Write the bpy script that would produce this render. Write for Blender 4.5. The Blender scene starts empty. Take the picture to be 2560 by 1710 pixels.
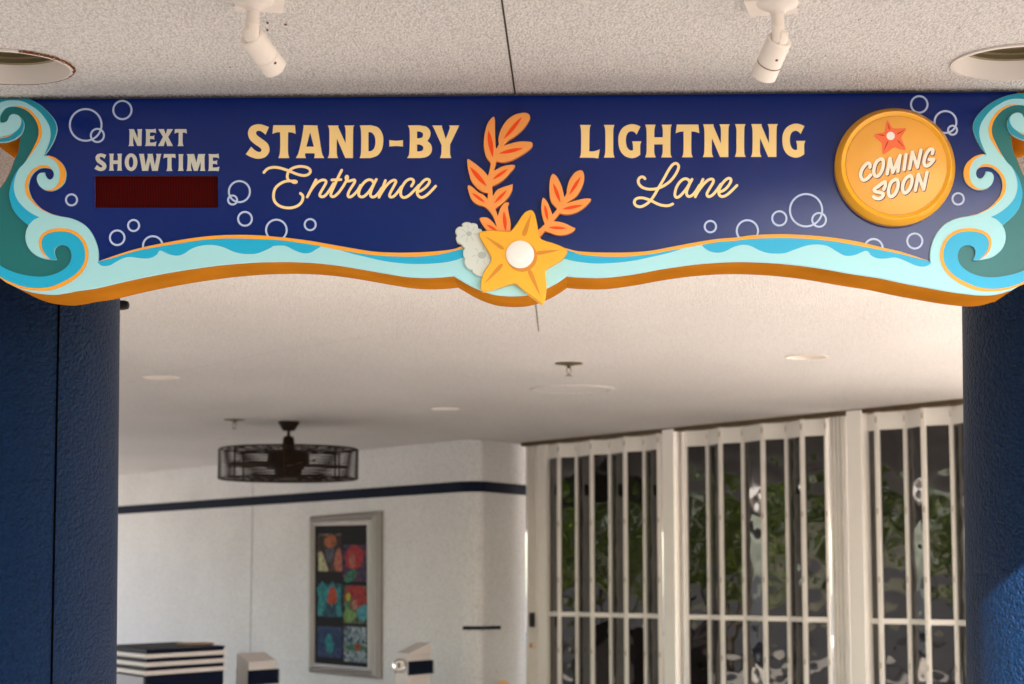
import bpy, math, random
from mathutils import Vector, Matrix
from mathutils.geometry import tessellate_polygon
random.seed(7)
R = math.radians
SC = bpy.context.scene
COL = SC.collection

# ------------------------------------------------------------------ camera, sky, sun, exposure
F = 4992.0; PITCH = R(6.853); EYE = 1.6
cam = bpy.data.cameras.new("camera"); camo = bpy.data.objects.new("camera", cam); COL.objects.link(camo)
camo.location = (0, 0, EYE); camo.rotation_euler = (R(90) + PITCH, 0, 0)
cam.sensor_width = 36; cam.lens = 36 * F / 2560; cam.clip_end = 2000; cam.clip_start = 0.05
cam.dof.use_dof = True; cam.dof.focus_distance = 6.08; cam.dof.aperture_fstop = 5.2
SC.camera = camo

SUN_EL, SUN_AZ = R(32), R(12)        # azimuth measured to the right of straight behind the camera
w = bpy.data.worlds.new("World"); SC.world = w; w.use_nodes = True
nt = w.node_tree; nt.nodes.clear()
sky = nt.nodes.new("ShaderNodeTexSky"); sky.sky_type = 'NISHITA'; sky.sun_disc = False
sky.sun_elevation = SUN_EL; sky.sun_rotation = math.pi - SUN_AZ; sky.dust_density = 1.3; sky.air_density = 1.0
bg = nt.nodes.new("ShaderNodeBackground"); bg.inputs[1].default_value = 0.085
ow = nt.nodes.new("ShaderNodeOutputWorld"); nt.links.new(sky.outputs[0], bg.inputs[0]); nt.links.new(bg.outputs[0], ow.inputs[0])
sl = bpy.data.lights.new("sun", 'SUN'); sl.energy = 5.0; sl.angle = R(0.5); sl.color = (1.0, 0.905, 0.785)
so = bpy.data.objects.new("sun", sl); COL.objects.link(so)
sd = Vector((math.sin(SUN_AZ) * math.cos(SUN_EL), -math.cos(SUN_AZ) * math.cos(SUN_EL), math.sin(SUN_EL)))
so.location = sd * 30; so.rotation_euler = (-sd).to_track_quat('-Z', 'Y').to_euler()
SC.view_settings.view_transform = 'Standard'; SC.view_settings.look = 'None'
SC.view_settings.gamma = 1; SC.view_settings.use_curve_mapping = False
SC.view_settings.exposure = 2.62
SC.cycles.max_bounces = 10; SC.cycles.diffuse_bounces = 7; SC.cycles.glossy_bounces = 4
SC.cycles.use_denoising = True
CEIL = 3.085

# ------------------------------------------------------------------ helpers
FW = Vector((0, math.cos(PITCH), math.sin(PITCH))); UP = Vector((0, -math.sin(PITCH), math.cos(PITCH)))
CAMP = Vector((0, 0, EYE))
def ray(p): return Vector((1, 0, 0)) * ((p[0] - 1280) / F) + UP * ((855 - p[1]) / F) + FW
def hit_plane(p, o, n):
    d = ray(p); return CAMP + d * ((o - CAMP).dot(n) / d.dot(n))
def on_z(p, z): return hit_plane(p, Vector((0, 0, z)), Vector((0, 0, 1)))
def at_y(p, y): return hit_plane(p, Vector((0, y, 0)), Vector((0, 1, 0)))

def wloc(o):
    v = Vector((0, 0, 0))
    while o: v += o.location; o = o.parent
    return v
def mk(name, verts, faces, mat, parent=None, smooth=None, loc=None):
    """verts in world space; loc = origin of a top-level object"""
    org = wloc(parent) if parent else Vector(loc or (0, 0, 0))
    me = bpy.data.meshes.new(name); me.from_pydata([tuple(Vector(v) - org) for v in verts], [], faces)
    for m in (mat if isinstance(mat, (list, tuple)) else [mat]): me.materials.append(m)
    if smooth is not None:
        for p in me.polygons: p.use_smooth = True
        me.update(); me.set_sharp_from_angle(angle=R(smooth))
    me.validate(); me.update()
    o = bpy.data.objects.new(name, me); COL.objects.link(o)
    if parent: o.parent = parent
    else: o.location = org
    return o
def tag(o, label=None, cat=None, group=None, kind=None):
    if label: o['label'] = label
    if cat: o['category'] = cat
    if group: o['group'] = group
    if kind: o['kind'] = kind
    elif cat: o['kind'] = 'thing'
    return o
def thing(name, loc, label, cat, group=None):
    o = bpy.data.objects.new(name, None); COL.objects.link(o); o.location = loc; o.empty_display_size = .1
    return tag(o, label, cat, group)
class MB:
    def __init__(s): s.v = []; s.f = []
    def add(s, v, f):
        n = len(s.v); s.v += [Vector(x) for x in v]; s.f += [tuple(i + n for i in q) for q in f]; return s
    def box(s, c, h, rz=0, M=None):
        m = M or (Matrix.Translation(c) @ Matrix.Rotation(rz, 4, 'Z'))
        v = [m @ Vector((x * h[0], y * h[1], z * h[2])) for z in (-1, 1) for y in (-1, 1) for x in (-1, 1)]
        return s.add(v, [(0, 2, 3, 1), (4, 5, 7, 6), (0, 1, 5, 4), (2, 6, 7, 3), (0, 4, 6, 2), (1, 3, 7, 5)])
    def lathe(s, prof, c, axis=(0, 0, 1), n=32, cap=(True, True)):
        """prof = [(r, h)...] along axis from c"""
        ax = Vector(axis).normalized(); q = Vector((0, 0, 1)).rotation_difference(ax); c = Vector(c)
        v = []; f = []
        for r, h in prof:
            for k in range(n):
                a = 2 * math.pi * k / n; v.append(c + q @ Vector((r * math.cos(a), r * math.sin(a), h)))
        for i in range(len(prof) - 1):
            for k in range(n):
                a, b = i * n + k, i * n + (k + 1) % n; f.append((a, b, b + n, a + n))
        if cap[0]: f.append(tuple(reversed(range(n))))
        if cap[1]: f.append(tuple(range((len(prof) - 1) * n, len(prof) * n)))
        return s.add(v, f)
    def tube(s, pts, r, n=8, closed=False):
        pts = [Vector(p) for p in pts]; m = len(pts); v = []; f = []
        for i, p in enumerate(pts):
            a = pts[(i - 1) % m] if (closed or i) else p; b = pts[(i + 1) % m] if (closed or i < m - 1) else p
            t = (b - a).normalized(); ref = Vector((0, 0, 1)) if abs(t.z) < .9 else Vector((1, 0, 0))
            x = t.cross(ref).normalized(); y = t.cross(x)
            for k in range(n):
                an = 2 * math.pi * k / n; v.append(p + (x * math.cos(an) + y * math.sin(an)) * r)
        for i in range(m if closed else m - 1):
            j = (i + 1) % m
            for k in range(n): f.append((i * n + k, i * n + (k + 1) % n, j * n + (k + 1) % n, j * n + k))
        if not closed: f.append(tuple(reversed(range(n)))); f.append(tuple(range((m - 1) * n, m * n)))
        return s.add(v, f)
    def prism(s, poly, z0, z1, holes=()):
        """vertical prism over a plan polygon (with plan holes)"""
        loops = [poly] + list(holes); flat = [p for l in loops for p in l]; n = len(flat)
        tris = tessellate_polygon([[Vector((p[0], p[1], 0)) for p in l] for l in loops])
        v = [(p[0], p[1], z0) for p in flat] + [(p[0], p[1], z1) for p in flat]
        f = [tuple(t) for t in tris] + [tuple(i + n for i in reversed(t)) for t in tris]
        o = 0
        for l in loops:
            m = len(l)
            for i in range(m): f.append((o + i, o + (i + 1) % m, n + o + (i + 1) % m, n + o + i))
            o += m
        return s.add(v, f)
    def mk(s, name, mat, parent=None, smooth=None, loc=None): return mk(name, s.v, s.f, mat, parent, smooth, loc)

# ------------------------------------------------------------------ materials
def mat(name, rgb, rough=.5, metal=0., bump=None, var=0., vscale=3., spec=.2, coat=0., ior=None, stains=None):
    """bump = (scale, strength, distance); var = tone variation; stains=(rgb, scale, threshold)"""
    m = bpy.data.materials.new(name); m.use_nodes = True; t = m.node_tree; N = t.nodes; L = t.links
    b = N['Principled BSDF']; b.inputs['Base Color'].default_value = (*rgb, 1); b.inputs['Roughness'].default_value = rough
    b.inputs['Metallic'].default_value = metal; b.inputs['Specular IOR Level'].default_value = spec
    b.inputs['Coat Weight'].default_value = coat; b.inputs['Coat Roughness'].default_value = .12
    if ior: b.inputs['IOR'].default_value = ior
    tc = N.new('ShaderNodeTexCoord'); m['tc'] = 1
    out = None
    if var or stains:
        rgbn = N.new('ShaderNodeRGB'); rgbn.outputs[0].default_value = (*rgb, 1); out = rgbn.outputs[0]
    if var:
        no = N.new('ShaderNodeTexNoise'); no.inputs['Scale'].default_value = vscale; no.inputs['Detail'].default_value = 6
        L.new(tc.outputs['Object'], no.inputs['Vector'])
        mr = N.new('ShaderNodeMapRange'); mr.inputs[1].default_value = .3; mr.inputs[2].default_value = .7
        mr.inputs[3].default_value = 1 - var; mr.inputs[4].default_value = 1 + var
        L.new(no.outputs[0], mr.inputs[0])
        mx = N.new('ShaderNodeVectorMath'); mx.operation = 'SCALE'; L.new(out, mx.inputs[0]); L.new(mr.outputs[0], mx.inputs['Scale'])
        out = mx.outputs[0]
    if stains:
        no = N.new('ShaderNodeTexNoise'); no.inputs['Scale'].default_value = stains[1]; no.inputs['Detail'].default_value = 8
        L.new(tc.outputs['Object'], no.inputs['Vector'])
        mr = N.new('ShaderNodeMapRange'); mr.inputs[1].default_value = stains[2]; mr.inputs[2].default_value = stains[2] + .06
        L.new(no.outputs[0], mr.inputs[0])
        mx = N.new('ShaderNodeMix'); mx.data_type = 'RGBA'; L.new(mr.outputs[0], mx.inputs[0]); L.new(out, mx.inputs[6])
        mx.inputs[7].default_value = (*stains[0], 1); out = mx.outputs[2]
    if out: L.new(out, b.inputs['Base Color'])
    if bump:
        no = N.new('ShaderNodeTexNoise'); no.inputs['Scale'].default_value = bump[0]; no.inputs['Detail'].default_value = 3
        no.inputs['Roughness'].default_value = .6
        L.new(tc.outputs['Object'], no.inputs['Vector'])
        bm = N.new('ShaderNodeBump'); bm.inputs['Strength'].default_value = bump[1]; bm.inputs['Distance'].default_value = bump[2]
        L.new(no.outputs[0], bm.inputs['Height']); L.new(bm.outputs[0], b.inputs['Normal'])
    return m

def stucco(name, rgb, scale, dist, pit=.25, rough=.9, spec=.2, spots=.8, stretch=1.0, lo=.05, hi=.4):
    m = bpy.data.materials.new(name); m.use_nodes = True; t = m.node_tree; N = t.nodes; L = t.links
    b = N['Principled BSDF']; b.inputs['Roughness'].default_value = rough; b.inputs['Specular IOR Level'].default_value = spec
    geo = N.new('ShaderNodeNewGeometry'); P0 = geo.outputs['Position']
    ms = N.new('ShaderNodeVectorMath'); ms.operation = 'MULTIPLY'; ms.inputs[1].default_value = (1, stretch, 1); L.new(P0, ms.inputs[0]); P = ms.outputs[0]
    vo = N.new('ShaderNodeTexVoronoi'); vo.inputs['Scale'].default_value = scale; L.new(P, vo.inputs['Vector']); vo.inputs['Randomness'].default_value = 1
    n1 = N.new('ShaderNodeTexNoise'); n1.inputs['Scale'].default_value = scale * .8; n1.inputs['Detail'].default_value = 4; n1.inputs['Roughness'].default_value = .65; L.new(P, n1.inputs['Vector'])
    n2 = N.new('ShaderNodeTexNoise'); n2.inputs['Scale'].default_value = .8; n2.inputs['Detail'].default_value = 7; L.new(P, n2.inputs['Vector'])
    n3 = N.new('ShaderNodeTexNoise'); n3.inputs['Scale'].default_value = scale * .12; n3.inputs['Detail'].default_value = 5; L.new(P, n3.inputs['Vector'])
    # height: grain blobs
    h = N.new('ShaderNodeMath'); h.operation = 'SUBTRACT'; L.new(n1.outputs[0], h.inputs[0])
    hv = N.new('ShaderNodeMath'); hv.operation = 'MULTIPLY'; hv.inputs[1].default_value = .45; L.new(vo.outputs['Distance'], hv.inputs[0]); L.new(hv.outputs[0], h.inputs[1])
    bm = N.new('ShaderNodeBump'); bm.inputs['Strength'].default_value = 1; bm.inputs['Distance'].default_value = dist
    L.new(h.outputs[0], bm.inputs['Height']); L.new(bm.outputs[0], b.inputs['Normal'])
    # colour: relief shading put into it, pits darker and peaks lighter; broad mottling
    mr = N.new('ShaderNodeMapRange'); mr.inputs[1].default_value = lo; mr.inputs[2].default_value = hi
    mr.inputs[3].default_value = 1 - pit; mr.inputs[4].default_value = 1.05; L.new(h.outputs[0], mr.inputs[0])
    m2 = N.new('ShaderNodeMapRange'); m2.inputs[1].default_value = .3; m2.inputs[2].default_value = .7; m2.inputs[3].default_value = .93; m2.inputs[4].default_value = 1.05; L.new(n2.outputs[0], m2.inputs[0])
    m3 = N.new('ShaderNodeMapRange'); m3.inputs[1].default_value = .28; m3.inputs[2].default_value = .36; m3.inputs[3].default_value = spots; m3.inputs[4].default_value = 1.0; L.new(n3.outputs[0], m3.inputs[0])
    a = N.new('ShaderNodeMath'); a.operation = 'MULTIPLY'; L.new(mr.outputs[0], a.inputs[0]); L.new(m2.outputs[0], a.inputs[1])
    a2 = N.new('ShaderNodeMath'); a2.operation = 'MULTIPLY'; L.new(a.outputs[0], a2.inputs[0]); L.new(m3.outputs[0], a2.inputs[1])
    c = N.new('ShaderNodeVectorMath'); c.operation = 'SCALE'; c.inputs[0].default_value = rgb; L.new(a2.outputs[0], c.inputs['Scale'])
    L.new(c.outputs[0], b.inputs['Base Color'])
    return m, (N, L, b, c, P0, n1)

CEILRGB = (.73, .70, .685)
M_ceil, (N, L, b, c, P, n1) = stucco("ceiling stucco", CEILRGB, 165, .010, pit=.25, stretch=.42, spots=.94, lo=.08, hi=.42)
# dark brown ragged band on the ceiling along the top of the sign
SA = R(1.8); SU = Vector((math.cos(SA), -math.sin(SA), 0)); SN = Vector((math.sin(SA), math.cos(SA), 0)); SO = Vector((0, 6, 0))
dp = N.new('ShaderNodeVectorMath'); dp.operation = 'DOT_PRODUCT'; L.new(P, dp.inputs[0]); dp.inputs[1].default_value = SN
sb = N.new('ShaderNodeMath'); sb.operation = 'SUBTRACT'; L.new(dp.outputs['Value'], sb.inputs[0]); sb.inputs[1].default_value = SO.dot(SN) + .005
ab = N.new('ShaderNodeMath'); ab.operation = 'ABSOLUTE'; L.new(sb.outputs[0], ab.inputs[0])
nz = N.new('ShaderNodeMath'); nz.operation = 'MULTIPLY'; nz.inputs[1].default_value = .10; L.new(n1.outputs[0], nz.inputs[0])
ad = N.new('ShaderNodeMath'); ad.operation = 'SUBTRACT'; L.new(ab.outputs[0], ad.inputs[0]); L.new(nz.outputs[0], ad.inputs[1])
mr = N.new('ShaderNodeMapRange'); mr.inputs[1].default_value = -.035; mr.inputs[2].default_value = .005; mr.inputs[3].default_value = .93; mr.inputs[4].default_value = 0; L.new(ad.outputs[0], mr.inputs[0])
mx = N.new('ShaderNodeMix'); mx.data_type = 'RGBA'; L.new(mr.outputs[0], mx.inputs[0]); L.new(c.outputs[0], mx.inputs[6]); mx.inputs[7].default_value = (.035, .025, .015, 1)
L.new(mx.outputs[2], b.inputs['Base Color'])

M_wall, _ = stucco("wall stucco", (.66, .66, .675), 60, .012, pit=.2, spots=.95)
M_col, _ = stucco("navy column stucco", (.0022, .0145, .048), 75, .012, pit=.25, rough=.4, spec=.08)
M_roof = mat("roof coating", (.4, .39, .37), .9)
M_navy = mat("navy gloss paint", (.0004, .015, .15),  .17, spec=.34, bump=(9, .05, .004), var=.06, vscale=2, stains=((.02, .02, .05), 34, .735))
M_teal = mat("dark teal paint", (.001, .15, .165), .35, bump=(12, .05, .003), var=.06, spec=.35)
M_aqua = mat("pale aqua paint", (.36, .70, .78), .36, bump=(14, .04, .002), var=.03, stains=((.25, .5, .5), 60, .76), spec=.35)
M_cyan = mat("cyan paint", (.001, .40, .68), .36, var=.04, spec=.35)
M_blue = mat("blue teal paint", (.002, .27, .40), .36, var=.04, spec=.35)
M_orng = mat("orange paint", (.90, .36, .018), .36, var=.04, spec=.35)
M_body = mat("ochre sign box paint", (.41, .150, .012), .5, spec=0., bump=(30, .15, .003), var=.14, vscale=5)
M_cream = mat("warm cream lettering", (.95, .69, .30), .40, var=.03)
M_creamS = mat("pale yellow script", (.97, .74, .36), .40, var=.03)
M_grey = mat("grey cream lettering", (.62, .62, .54), .40, var=.03)
M_bub = mat("pale blue bubble paint", (.46, .56, .80), .40, var=.05, spec=.35)
M_coral = mat("coral orange paint", (.90, .34, .09), .38, var=.04)
M_vein = mat("red orange paint", (.86, .065, .004), .38)
M_star = mat("starfish yellow paint", (.86, .43, .035), .36, var=.05)
M_crease = mat("starfish ochre paint", (.66, .25, .03), .38)
M_pearl = mat("white paint", (.88, .84, .82), .3, coat=.3)
M_flower = mat("pale grey flower paint", (.62, .67, .64), .42, var=.04)
M_fline = mat("grey flower line paint", (.42, .47, .46), .45)
M_gold = mat("gold medallion paint", (.90, .42, .012), .22, spec=.4, coat=.5, var=.03)
M_goldf = mat("golden medallion face", (.88, .42, .075), .30, var=.07, vscale=5, stains=((.35, .15, .02), 55, .73), spec=.35)
M_redst = mat("coral red starfish paint", (.88, .17, .065), .4)
M_redln = mat("dark coral crease paint", (.55, .045, .02), .4)
M_purp = mat("purple letter shadow paint", (.055, .022, .09), .45)
M_wht = mat("cream white lettering", (.90, .80, .68), .38)
M_black = mat("black", (.012, .012, .014), .5)
M_led = bpy.data.materials.new("red display filter")
M_led.use_nodes = True
t_ = M_led.node_tree; b_ = t_.nodes['Principled BSDF']; b_.inputs['Roughness'].default_value = .4; b_.inputs['Specular IOR Level'].default_value = .05
wv = t_.nodes.new('ShaderNodeTexWave'); wv.inputs['Scale'].default_value = 62; wv.inputs['Distortion'].default_value = .25; wv.inputs['Detail'].default_value = 2
tc_ = t_.nodes.new('ShaderNodeTexCoord'); t_.links.new(tc_.outputs['Object'], wv.inputs['Vector'])
cr = t_.nodes.new('ShaderNodeMix'); cr.data_type = 'RGBA'; cr.inputs[6].default_value = (.010, .0004, .0006, 1); cr.inputs[7].default_value = (.085, .0003, .0006, 1)
t_.links.new(wv.outputs[0], cr.inputs[0]); t_.links.new(cr.outputs[2], b_.inputs['Base Color'])
M_fix = mat("cream fixture paint", (.76, .69, .64), .5, var=.04, vscale=20, stains=((.22, .06, .02), 26, .70), bump=(90, .05, .002))
M_rust = mat("rust", (.16, .045, .015), .85, var=.3, vscale=60)
M_baf = mat("olive baffle", (.26, .22, .13), .35, metal=.3)
M_trimw = mat("white recess trim", (.72, .66, .61), .4, var=.03)
M_fan = mat("dark bronze fan metal", (.020, .011, .007), .5, spec=.1)
M_blade = mat("dark brown fan blade", (.03, .014, .006), .5, spec=.08)
M_dframe = mat("almond door frame", (.78, .75, .71), .45, var=.05, vscale=4)
M_dpost = mat("cream post paint", (.84, .81, .77), .5, var=.03)
M_track = mat("weathered bronze track", (.10, .07, .035), .6, var=.3, vscale=8)
M_hinge = mat("worn hinge", (.42, .36, .29), .5)
M_brass = mat("aged brass", (.16, .13, .06), .35, metal=.7)
M_chrome = mat("polished chrome", (.7, .7, .7), .15, metal=1)
M_silver = mat("silver poster frame", (.24, .22, .21), .38, metal=.5, var=.05)
M_joint = mat("ceiling joint", (.05, .04, .035), .9)
M_navyt = mat("navy trim paint", (.005, .008, .022), .5, spec=.06, var=.1)
M_kiosk = mat("kiosk off white", (.68, .62, .60), .45, var=.03)
M_grout = mat("grey seam", (.22, .21, .21), .9)
M_bark = mat("bark", (.12, .09, .06), .9, bump=(20, .6, .02), var=.2)

# glass: dark tinted, wavy
M_glass = bpy.data.materials.new("dark wavy tinted glass"); M_glass.use_nodes = True
t_ = M_glass.node_tree; N = t_.nodes; L = t_.links; b_ = N['Principled BSDF']
b_.inputs['Base Color'].default_value = (.010, .008, .008, 1); b_.inputs['Roughness'].default_value = .03; b_.inputs['IOR'].default_value = 1.66
geo = N.new('ShaderNodeNewGeometry')
vo = N.new('ShaderNodeTexVoronoi'); vo.feature = 'SMOOTH_F1'; vo.inputs['Scale'].default_value = 6; vo.inputs['Smoothness'].default_value = .6; L.new(geo.outputs['Position'], vo.inputs['Vector'])
no = N.new('ShaderNodeTexNoise'); no.inputs['Scale'].default_value = 2.5; no.inputs['Detail'].default_value = 1; L.new(geo.outputs['Position'], no.inputs['Vector'])
ad = N.new('ShaderNodeMath'); ad.operation = 'ADD'; L.new(vo.outputs['Distance'], ad.inputs[0]); L.new(no.outputs[0], ad.inputs[1])
bm = N.new('ShaderNodeBump'); bm.inputs['Strength'].default_value = 1; bm.inputs['Distance'].default_value = .0028
L.new(ad.outputs[0], bm.inputs['Height']); L.new(bm.outputs[0], b_.inputs['Normal'])

def leafmat(name, a, b2):
    m = bpy.data.materials.new(name); m.use_nodes = True; t = m.node_tree; N = t.nodes; L = t.links; b = N['Principled BSDF']
    g = N.new('ShaderNodeNewGeometry'); mx = N.new('ShaderNodeMix'); mx.data_type = 'RGBA'
    L.new(g.outputs['Random Per Island'], mx.inputs[0]); mx.inputs[6].default_value = (*a, 1); mx.inputs[7].default_value = (*b2, 1)
    L.new(mx.outputs[2], b.inputs['Base Color']); b.inputs['Roughness'].default_value = .5
    b.inputs['Specular IOR Level'].default_value = .08
    return m
M_leaf = leafmat("leaves", (.04, .11, .006), (.30, .42, .03))

# ground: pale warm concrete pavers
M_gr = bpy.data.materials.new("concrete paving"); M_gr.use_nodes = True
t_ = M_gr.node_tree; N = t_.nodes; L = t_.links; b_ = N['Principled BSDF']; b_.inputs['Roughness'].default_value = .8
geo = N.new('ShaderNodeNewGeometry')
br = N.new('ShaderNodeTexBrick'); br.inputs['Scale'].default_value = 1; br.inputs['Brick Width'].default_value = 1.5; br.inputs['Row Height'].default_value = 1.5; br.offset = 0
br.inputs['Mortar Size'].default_value = .006; br.inputs['Color1'].default_value = (.70, .645, .59, 1); br.inputs['Color2'].default_value = (.66, .605, .55, 1); br.inputs['Mortar'].default_value = (.2, .17, .15, 1)
no = N.new('ShaderNodeTexNoise'); no.inputs['Scale'].default_value = 1.3; no.inputs['Detail'].default_value = 8
L.new(geo.outputs['Position'], br.inputs['Vector']); L.new(geo.outputs['Position'], no.inputs['Vector'])
mr = N.new('ShaderNodeMapRange'); mr.inputs[3].default_value = .8; mr.inputs[4].default_value = 1.15; L.new(no.outputs[0], mr.inputs[0])
vm = N.new('ShaderNodeVectorMath'); vm.operation = 'SCALE'; L.new(br.outputs[0], vm.inputs[0]); L.new(mr.outputs[0], vm.inputs['Scale']); L.new(vm.outputs[0], b_.inputs['Base Color'])

# ------------------------------------------------------------------ ground
M_gr2 = mat("dark plaza paving", (.085, .08, .08), .85, var=.15, vscale=1.5)
fl_ = mk("porch_floor", [(-13.5, 6.7, .004), (22, 6.7, .004), (22, 60, .004), (-13.5, 60, .004)], [(0, 1, 2, 3)], M_gr); tag(fl_, kind='structure')
M_gr3 = mat('pale bounce ground', (.22, .20, .185), .85, var=.12, vscale=1.5)
sp_ = mk("bounce_ground", [(1.2, -14, .004), (14, -14, .004), (14, 6.2, .004), (1.2, 6.2, .004)], [(0, 1, 2, 3)], M_gr3); tag(sp_, kind='structure')  # pale ground sheet added out of view to bounce light up at the right
g = mk("ground", [(-250, -250, 0), (250, -250, 0), (250, 250, 0), (-250, 250, 0)], [(0, 1, 2, 3)], M_gr2); tag(g, kind='structure')

# ------------------------------------------------------------------ porch roof with recessed holes
def circ(cx, cy, r, n=40): return [(cx + r * math.cos(2 * math.pi * k / n), cy + r * math.sin(2 * math.pi * k / n)) for k in range(n)]
DOWN = [(-1.469, 5.65, .194, "rusty rimmed recessed ceiling light left of the sign top", 1),
        (1.462, 5.60, .197, "clean rimmed recessed ceiling light above the round medallion end of the sign", 0)]
BACK = []
for (px, py, wpx, lab) in ((404, 943, 94, "small recessed light in the far ceiling beside the left navy column"),
                           (1114, 1021, 78, "small recessed light in the far ceiling between the fan and the round ceiling plate"),
                           (2016, 892, 108, "recessed light in the far ceiling above the folding glass doors"),
                           (551, 1098, 60, "faint recessed light farthest back, just beyond the caged fan mount")):
    p = on_z((px, py), CEIL); BACK.append((p.x, p.y, wpx / F * p.y * 1.0 / 2, lab, 0))
roof = thing("porch_roof", (0, 10, CEIL), "pale textured stucco porch ceiling spreading over the whole scene above the sign", "roof")
front = [(-7.6, 2.2), (-1.2, 3.62), (1.9, 4.45), (3.6, 4.75), (5.0, 8.0)]
poly = front + [(5.0, 15), (9, 15), (9, 60), (-24, 60), (-24, 29), (-7.6, 29)]  # sides cut in past the view to let sun and sky light in
mb = MB().prism(poly, CEIL, CEIL + .55, [circ(d[0], d[1], d[2] - .006, 40) for d in DOWN + BACK])
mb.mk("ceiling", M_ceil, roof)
for a, b2 in (((1253, -10), (1288, 236)), ((1331, 690), (1347, 828))):
    mb = MB(); A = on_z(a, CEIL - .0015); B = on_z(b2, CEIL - .0015); s = Vector((.0026, 0, 0))
    mb.add([A - s, A + s, B + s, B - s], [(0, 1, 2, 3)]).mk("joint", M_joint, roof)
mb = MB()
pts = [(300, 960), (560, 905), (690, 878), (930, 840)]
for a, b2 in zip(pts, pts[1:]):
    A = on_z(a, CEIL - .0015); B = on_z(b2, CEIL - .0015); s = Vector((0, .006, 0)); mb.add([A - s, A + s, B + s, B - s], [(0, 1, 2, 3)])
mb.mk("joint", mat('filled ceiling joint', (.50, .48, .46), .9), roof)

for (px, py, wr) in ((668, 57, 5), (714, 62, 4.5), (669, 76, 4), (575, 168, 2.5), (1206, 140, 2.2), (2147, 50, 2.4), (2178, 52, 2.6), (2397, 71, 2.5), (2063, 140, 2), (450, 930, 3)):
    c_ = on_z((px, py), CEIL - .002); n = 9; a0 = random.random() * 6
    pl_ = [(c_.x + math.cos(a0 + 6.283 * k / n) * wr * .0010 * random.uniform(.4, 1.3), c_.y + math.sin(a0 + 6.283 * k / n) * wr * .0030 * random.uniform(.4, 1.3), c_.z) for k in range(n)]
    MB().add(pl_, [tuple(range(n))]).mk("rust_fleck", M_rust, roof)

def downlight(x, y, r, lab, rusty, grp):
    t = thing("recessed_light", (x, y, CEIL), lab, "ceiling light", grp)
    # trim lip + white cone
    MB().lathe([(r, -.0005), (r + .001, -.006), (r - .010, -.007), (r - .011, .0), (r - .02, .026), (r - .027, .046)], (x, y, CEIL), n=64, cap=(False, False)).mk("trim", M_trimw, t, 40)
    prof = []
    for k in range(9):
        rr = r - .027 - .007 * k; prof += [(rr, .046 + .016 * k), (rr - .010, .049 + .016 * k)]
    prof += [(.03, .30)]
    MB().lathe(prof, (x, y, CEIL), n=64, cap=(False, True)).mk("baffle", M_baf, t, 25)
    if rusty:
        mb = MB(); n = 150; v = []; f = []
        for k in range(n + 1):
            a = R(-65) + R(245) * k / n; o = .003 + .006 * random.random() ** 2; i = -.001 + .008 * (random.random() ** 7)
            for rr, z in ((r + o, -.0025), (r - i, -.0078)):
                v.append((x + rr * math.cos(a), y + rr * math.sin(a), CEIL + z))
        for k in range(n): f.append((2 * k, 2 * k + 1, 2 * k + 3, 2 * k + 2))
        mb.add(v, f).mk("rust_flakes", M_rust, t)
    return t
for d in DOWN: downlight(*d, "recessed lights in the front ceiling")
for d in BACK:
    x, y, r, lab, _ = d
    t = thing("recessed_light", (x, y, CEIL), lab, "ceiling light", "recessed lights in the far ceiling")
    MB().lathe([(r, -.0005), (r + .001, -.006), (r - .012, -.005), (r - .014, .0), (r - .02, .07), (r - .03, .16), (.02, .18)], (x, y, CEIL), n=40, cap=(False, True)).mk("trim", M_trimw, t, 40)
# round flush plate
p = on_z((1432, 972), CEIL)
t = thing("ceiling_plate", p, "large round flush plate in the far ceiling below the sprinkler", "ceiling plate")
MB().lathe([(.33, 0), (.325, -.010), (.29, -.011), (.285, -.005), (.02, -.005)], p, n=56, cap=(False, True)).mk("plate", M_ceil, t, 30)
# sprinklers
def sprinkler(px, py, wpx, lab):
    p = on_z((px, py), CEIL); r = wpx / F * p.y / 2
    t = thing("fire_sprinkler", p, lab, "sprinkler", "ceiling fire sprinklers")
    MB().lathe([(r, -.001), (r * .96, -.006), (r * .45, -.012), (.02, -.02)], p, n=32, cap=(False, True)).mk("escutcheon", M_brass, t, 40)
    q = Vector((p.x, p.y, CEIL)); mb = MB().lathe([(.012, -.012), (.012, -.035)], q, n=10)
    for s in (-1, 1): mb.tube([q + Vector((s * .012, 0, -.03)), q + Vector((s * .016, 0, -.055)), q + Vector((0, 0, -.08))], .003, 6)
    mb.lathe([(.022, -.083), (.022, -.087)], q, n=16).mk("deflector", M_brass, t, 30)
sprinkler(1422, 908, 72, "brass fire sprinkler in the far ceiling above the round flush plate")
sprinkler(586, 1049, 54, "brass fire sprinkler in the far ceiling beside the caged fan mount")

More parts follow.
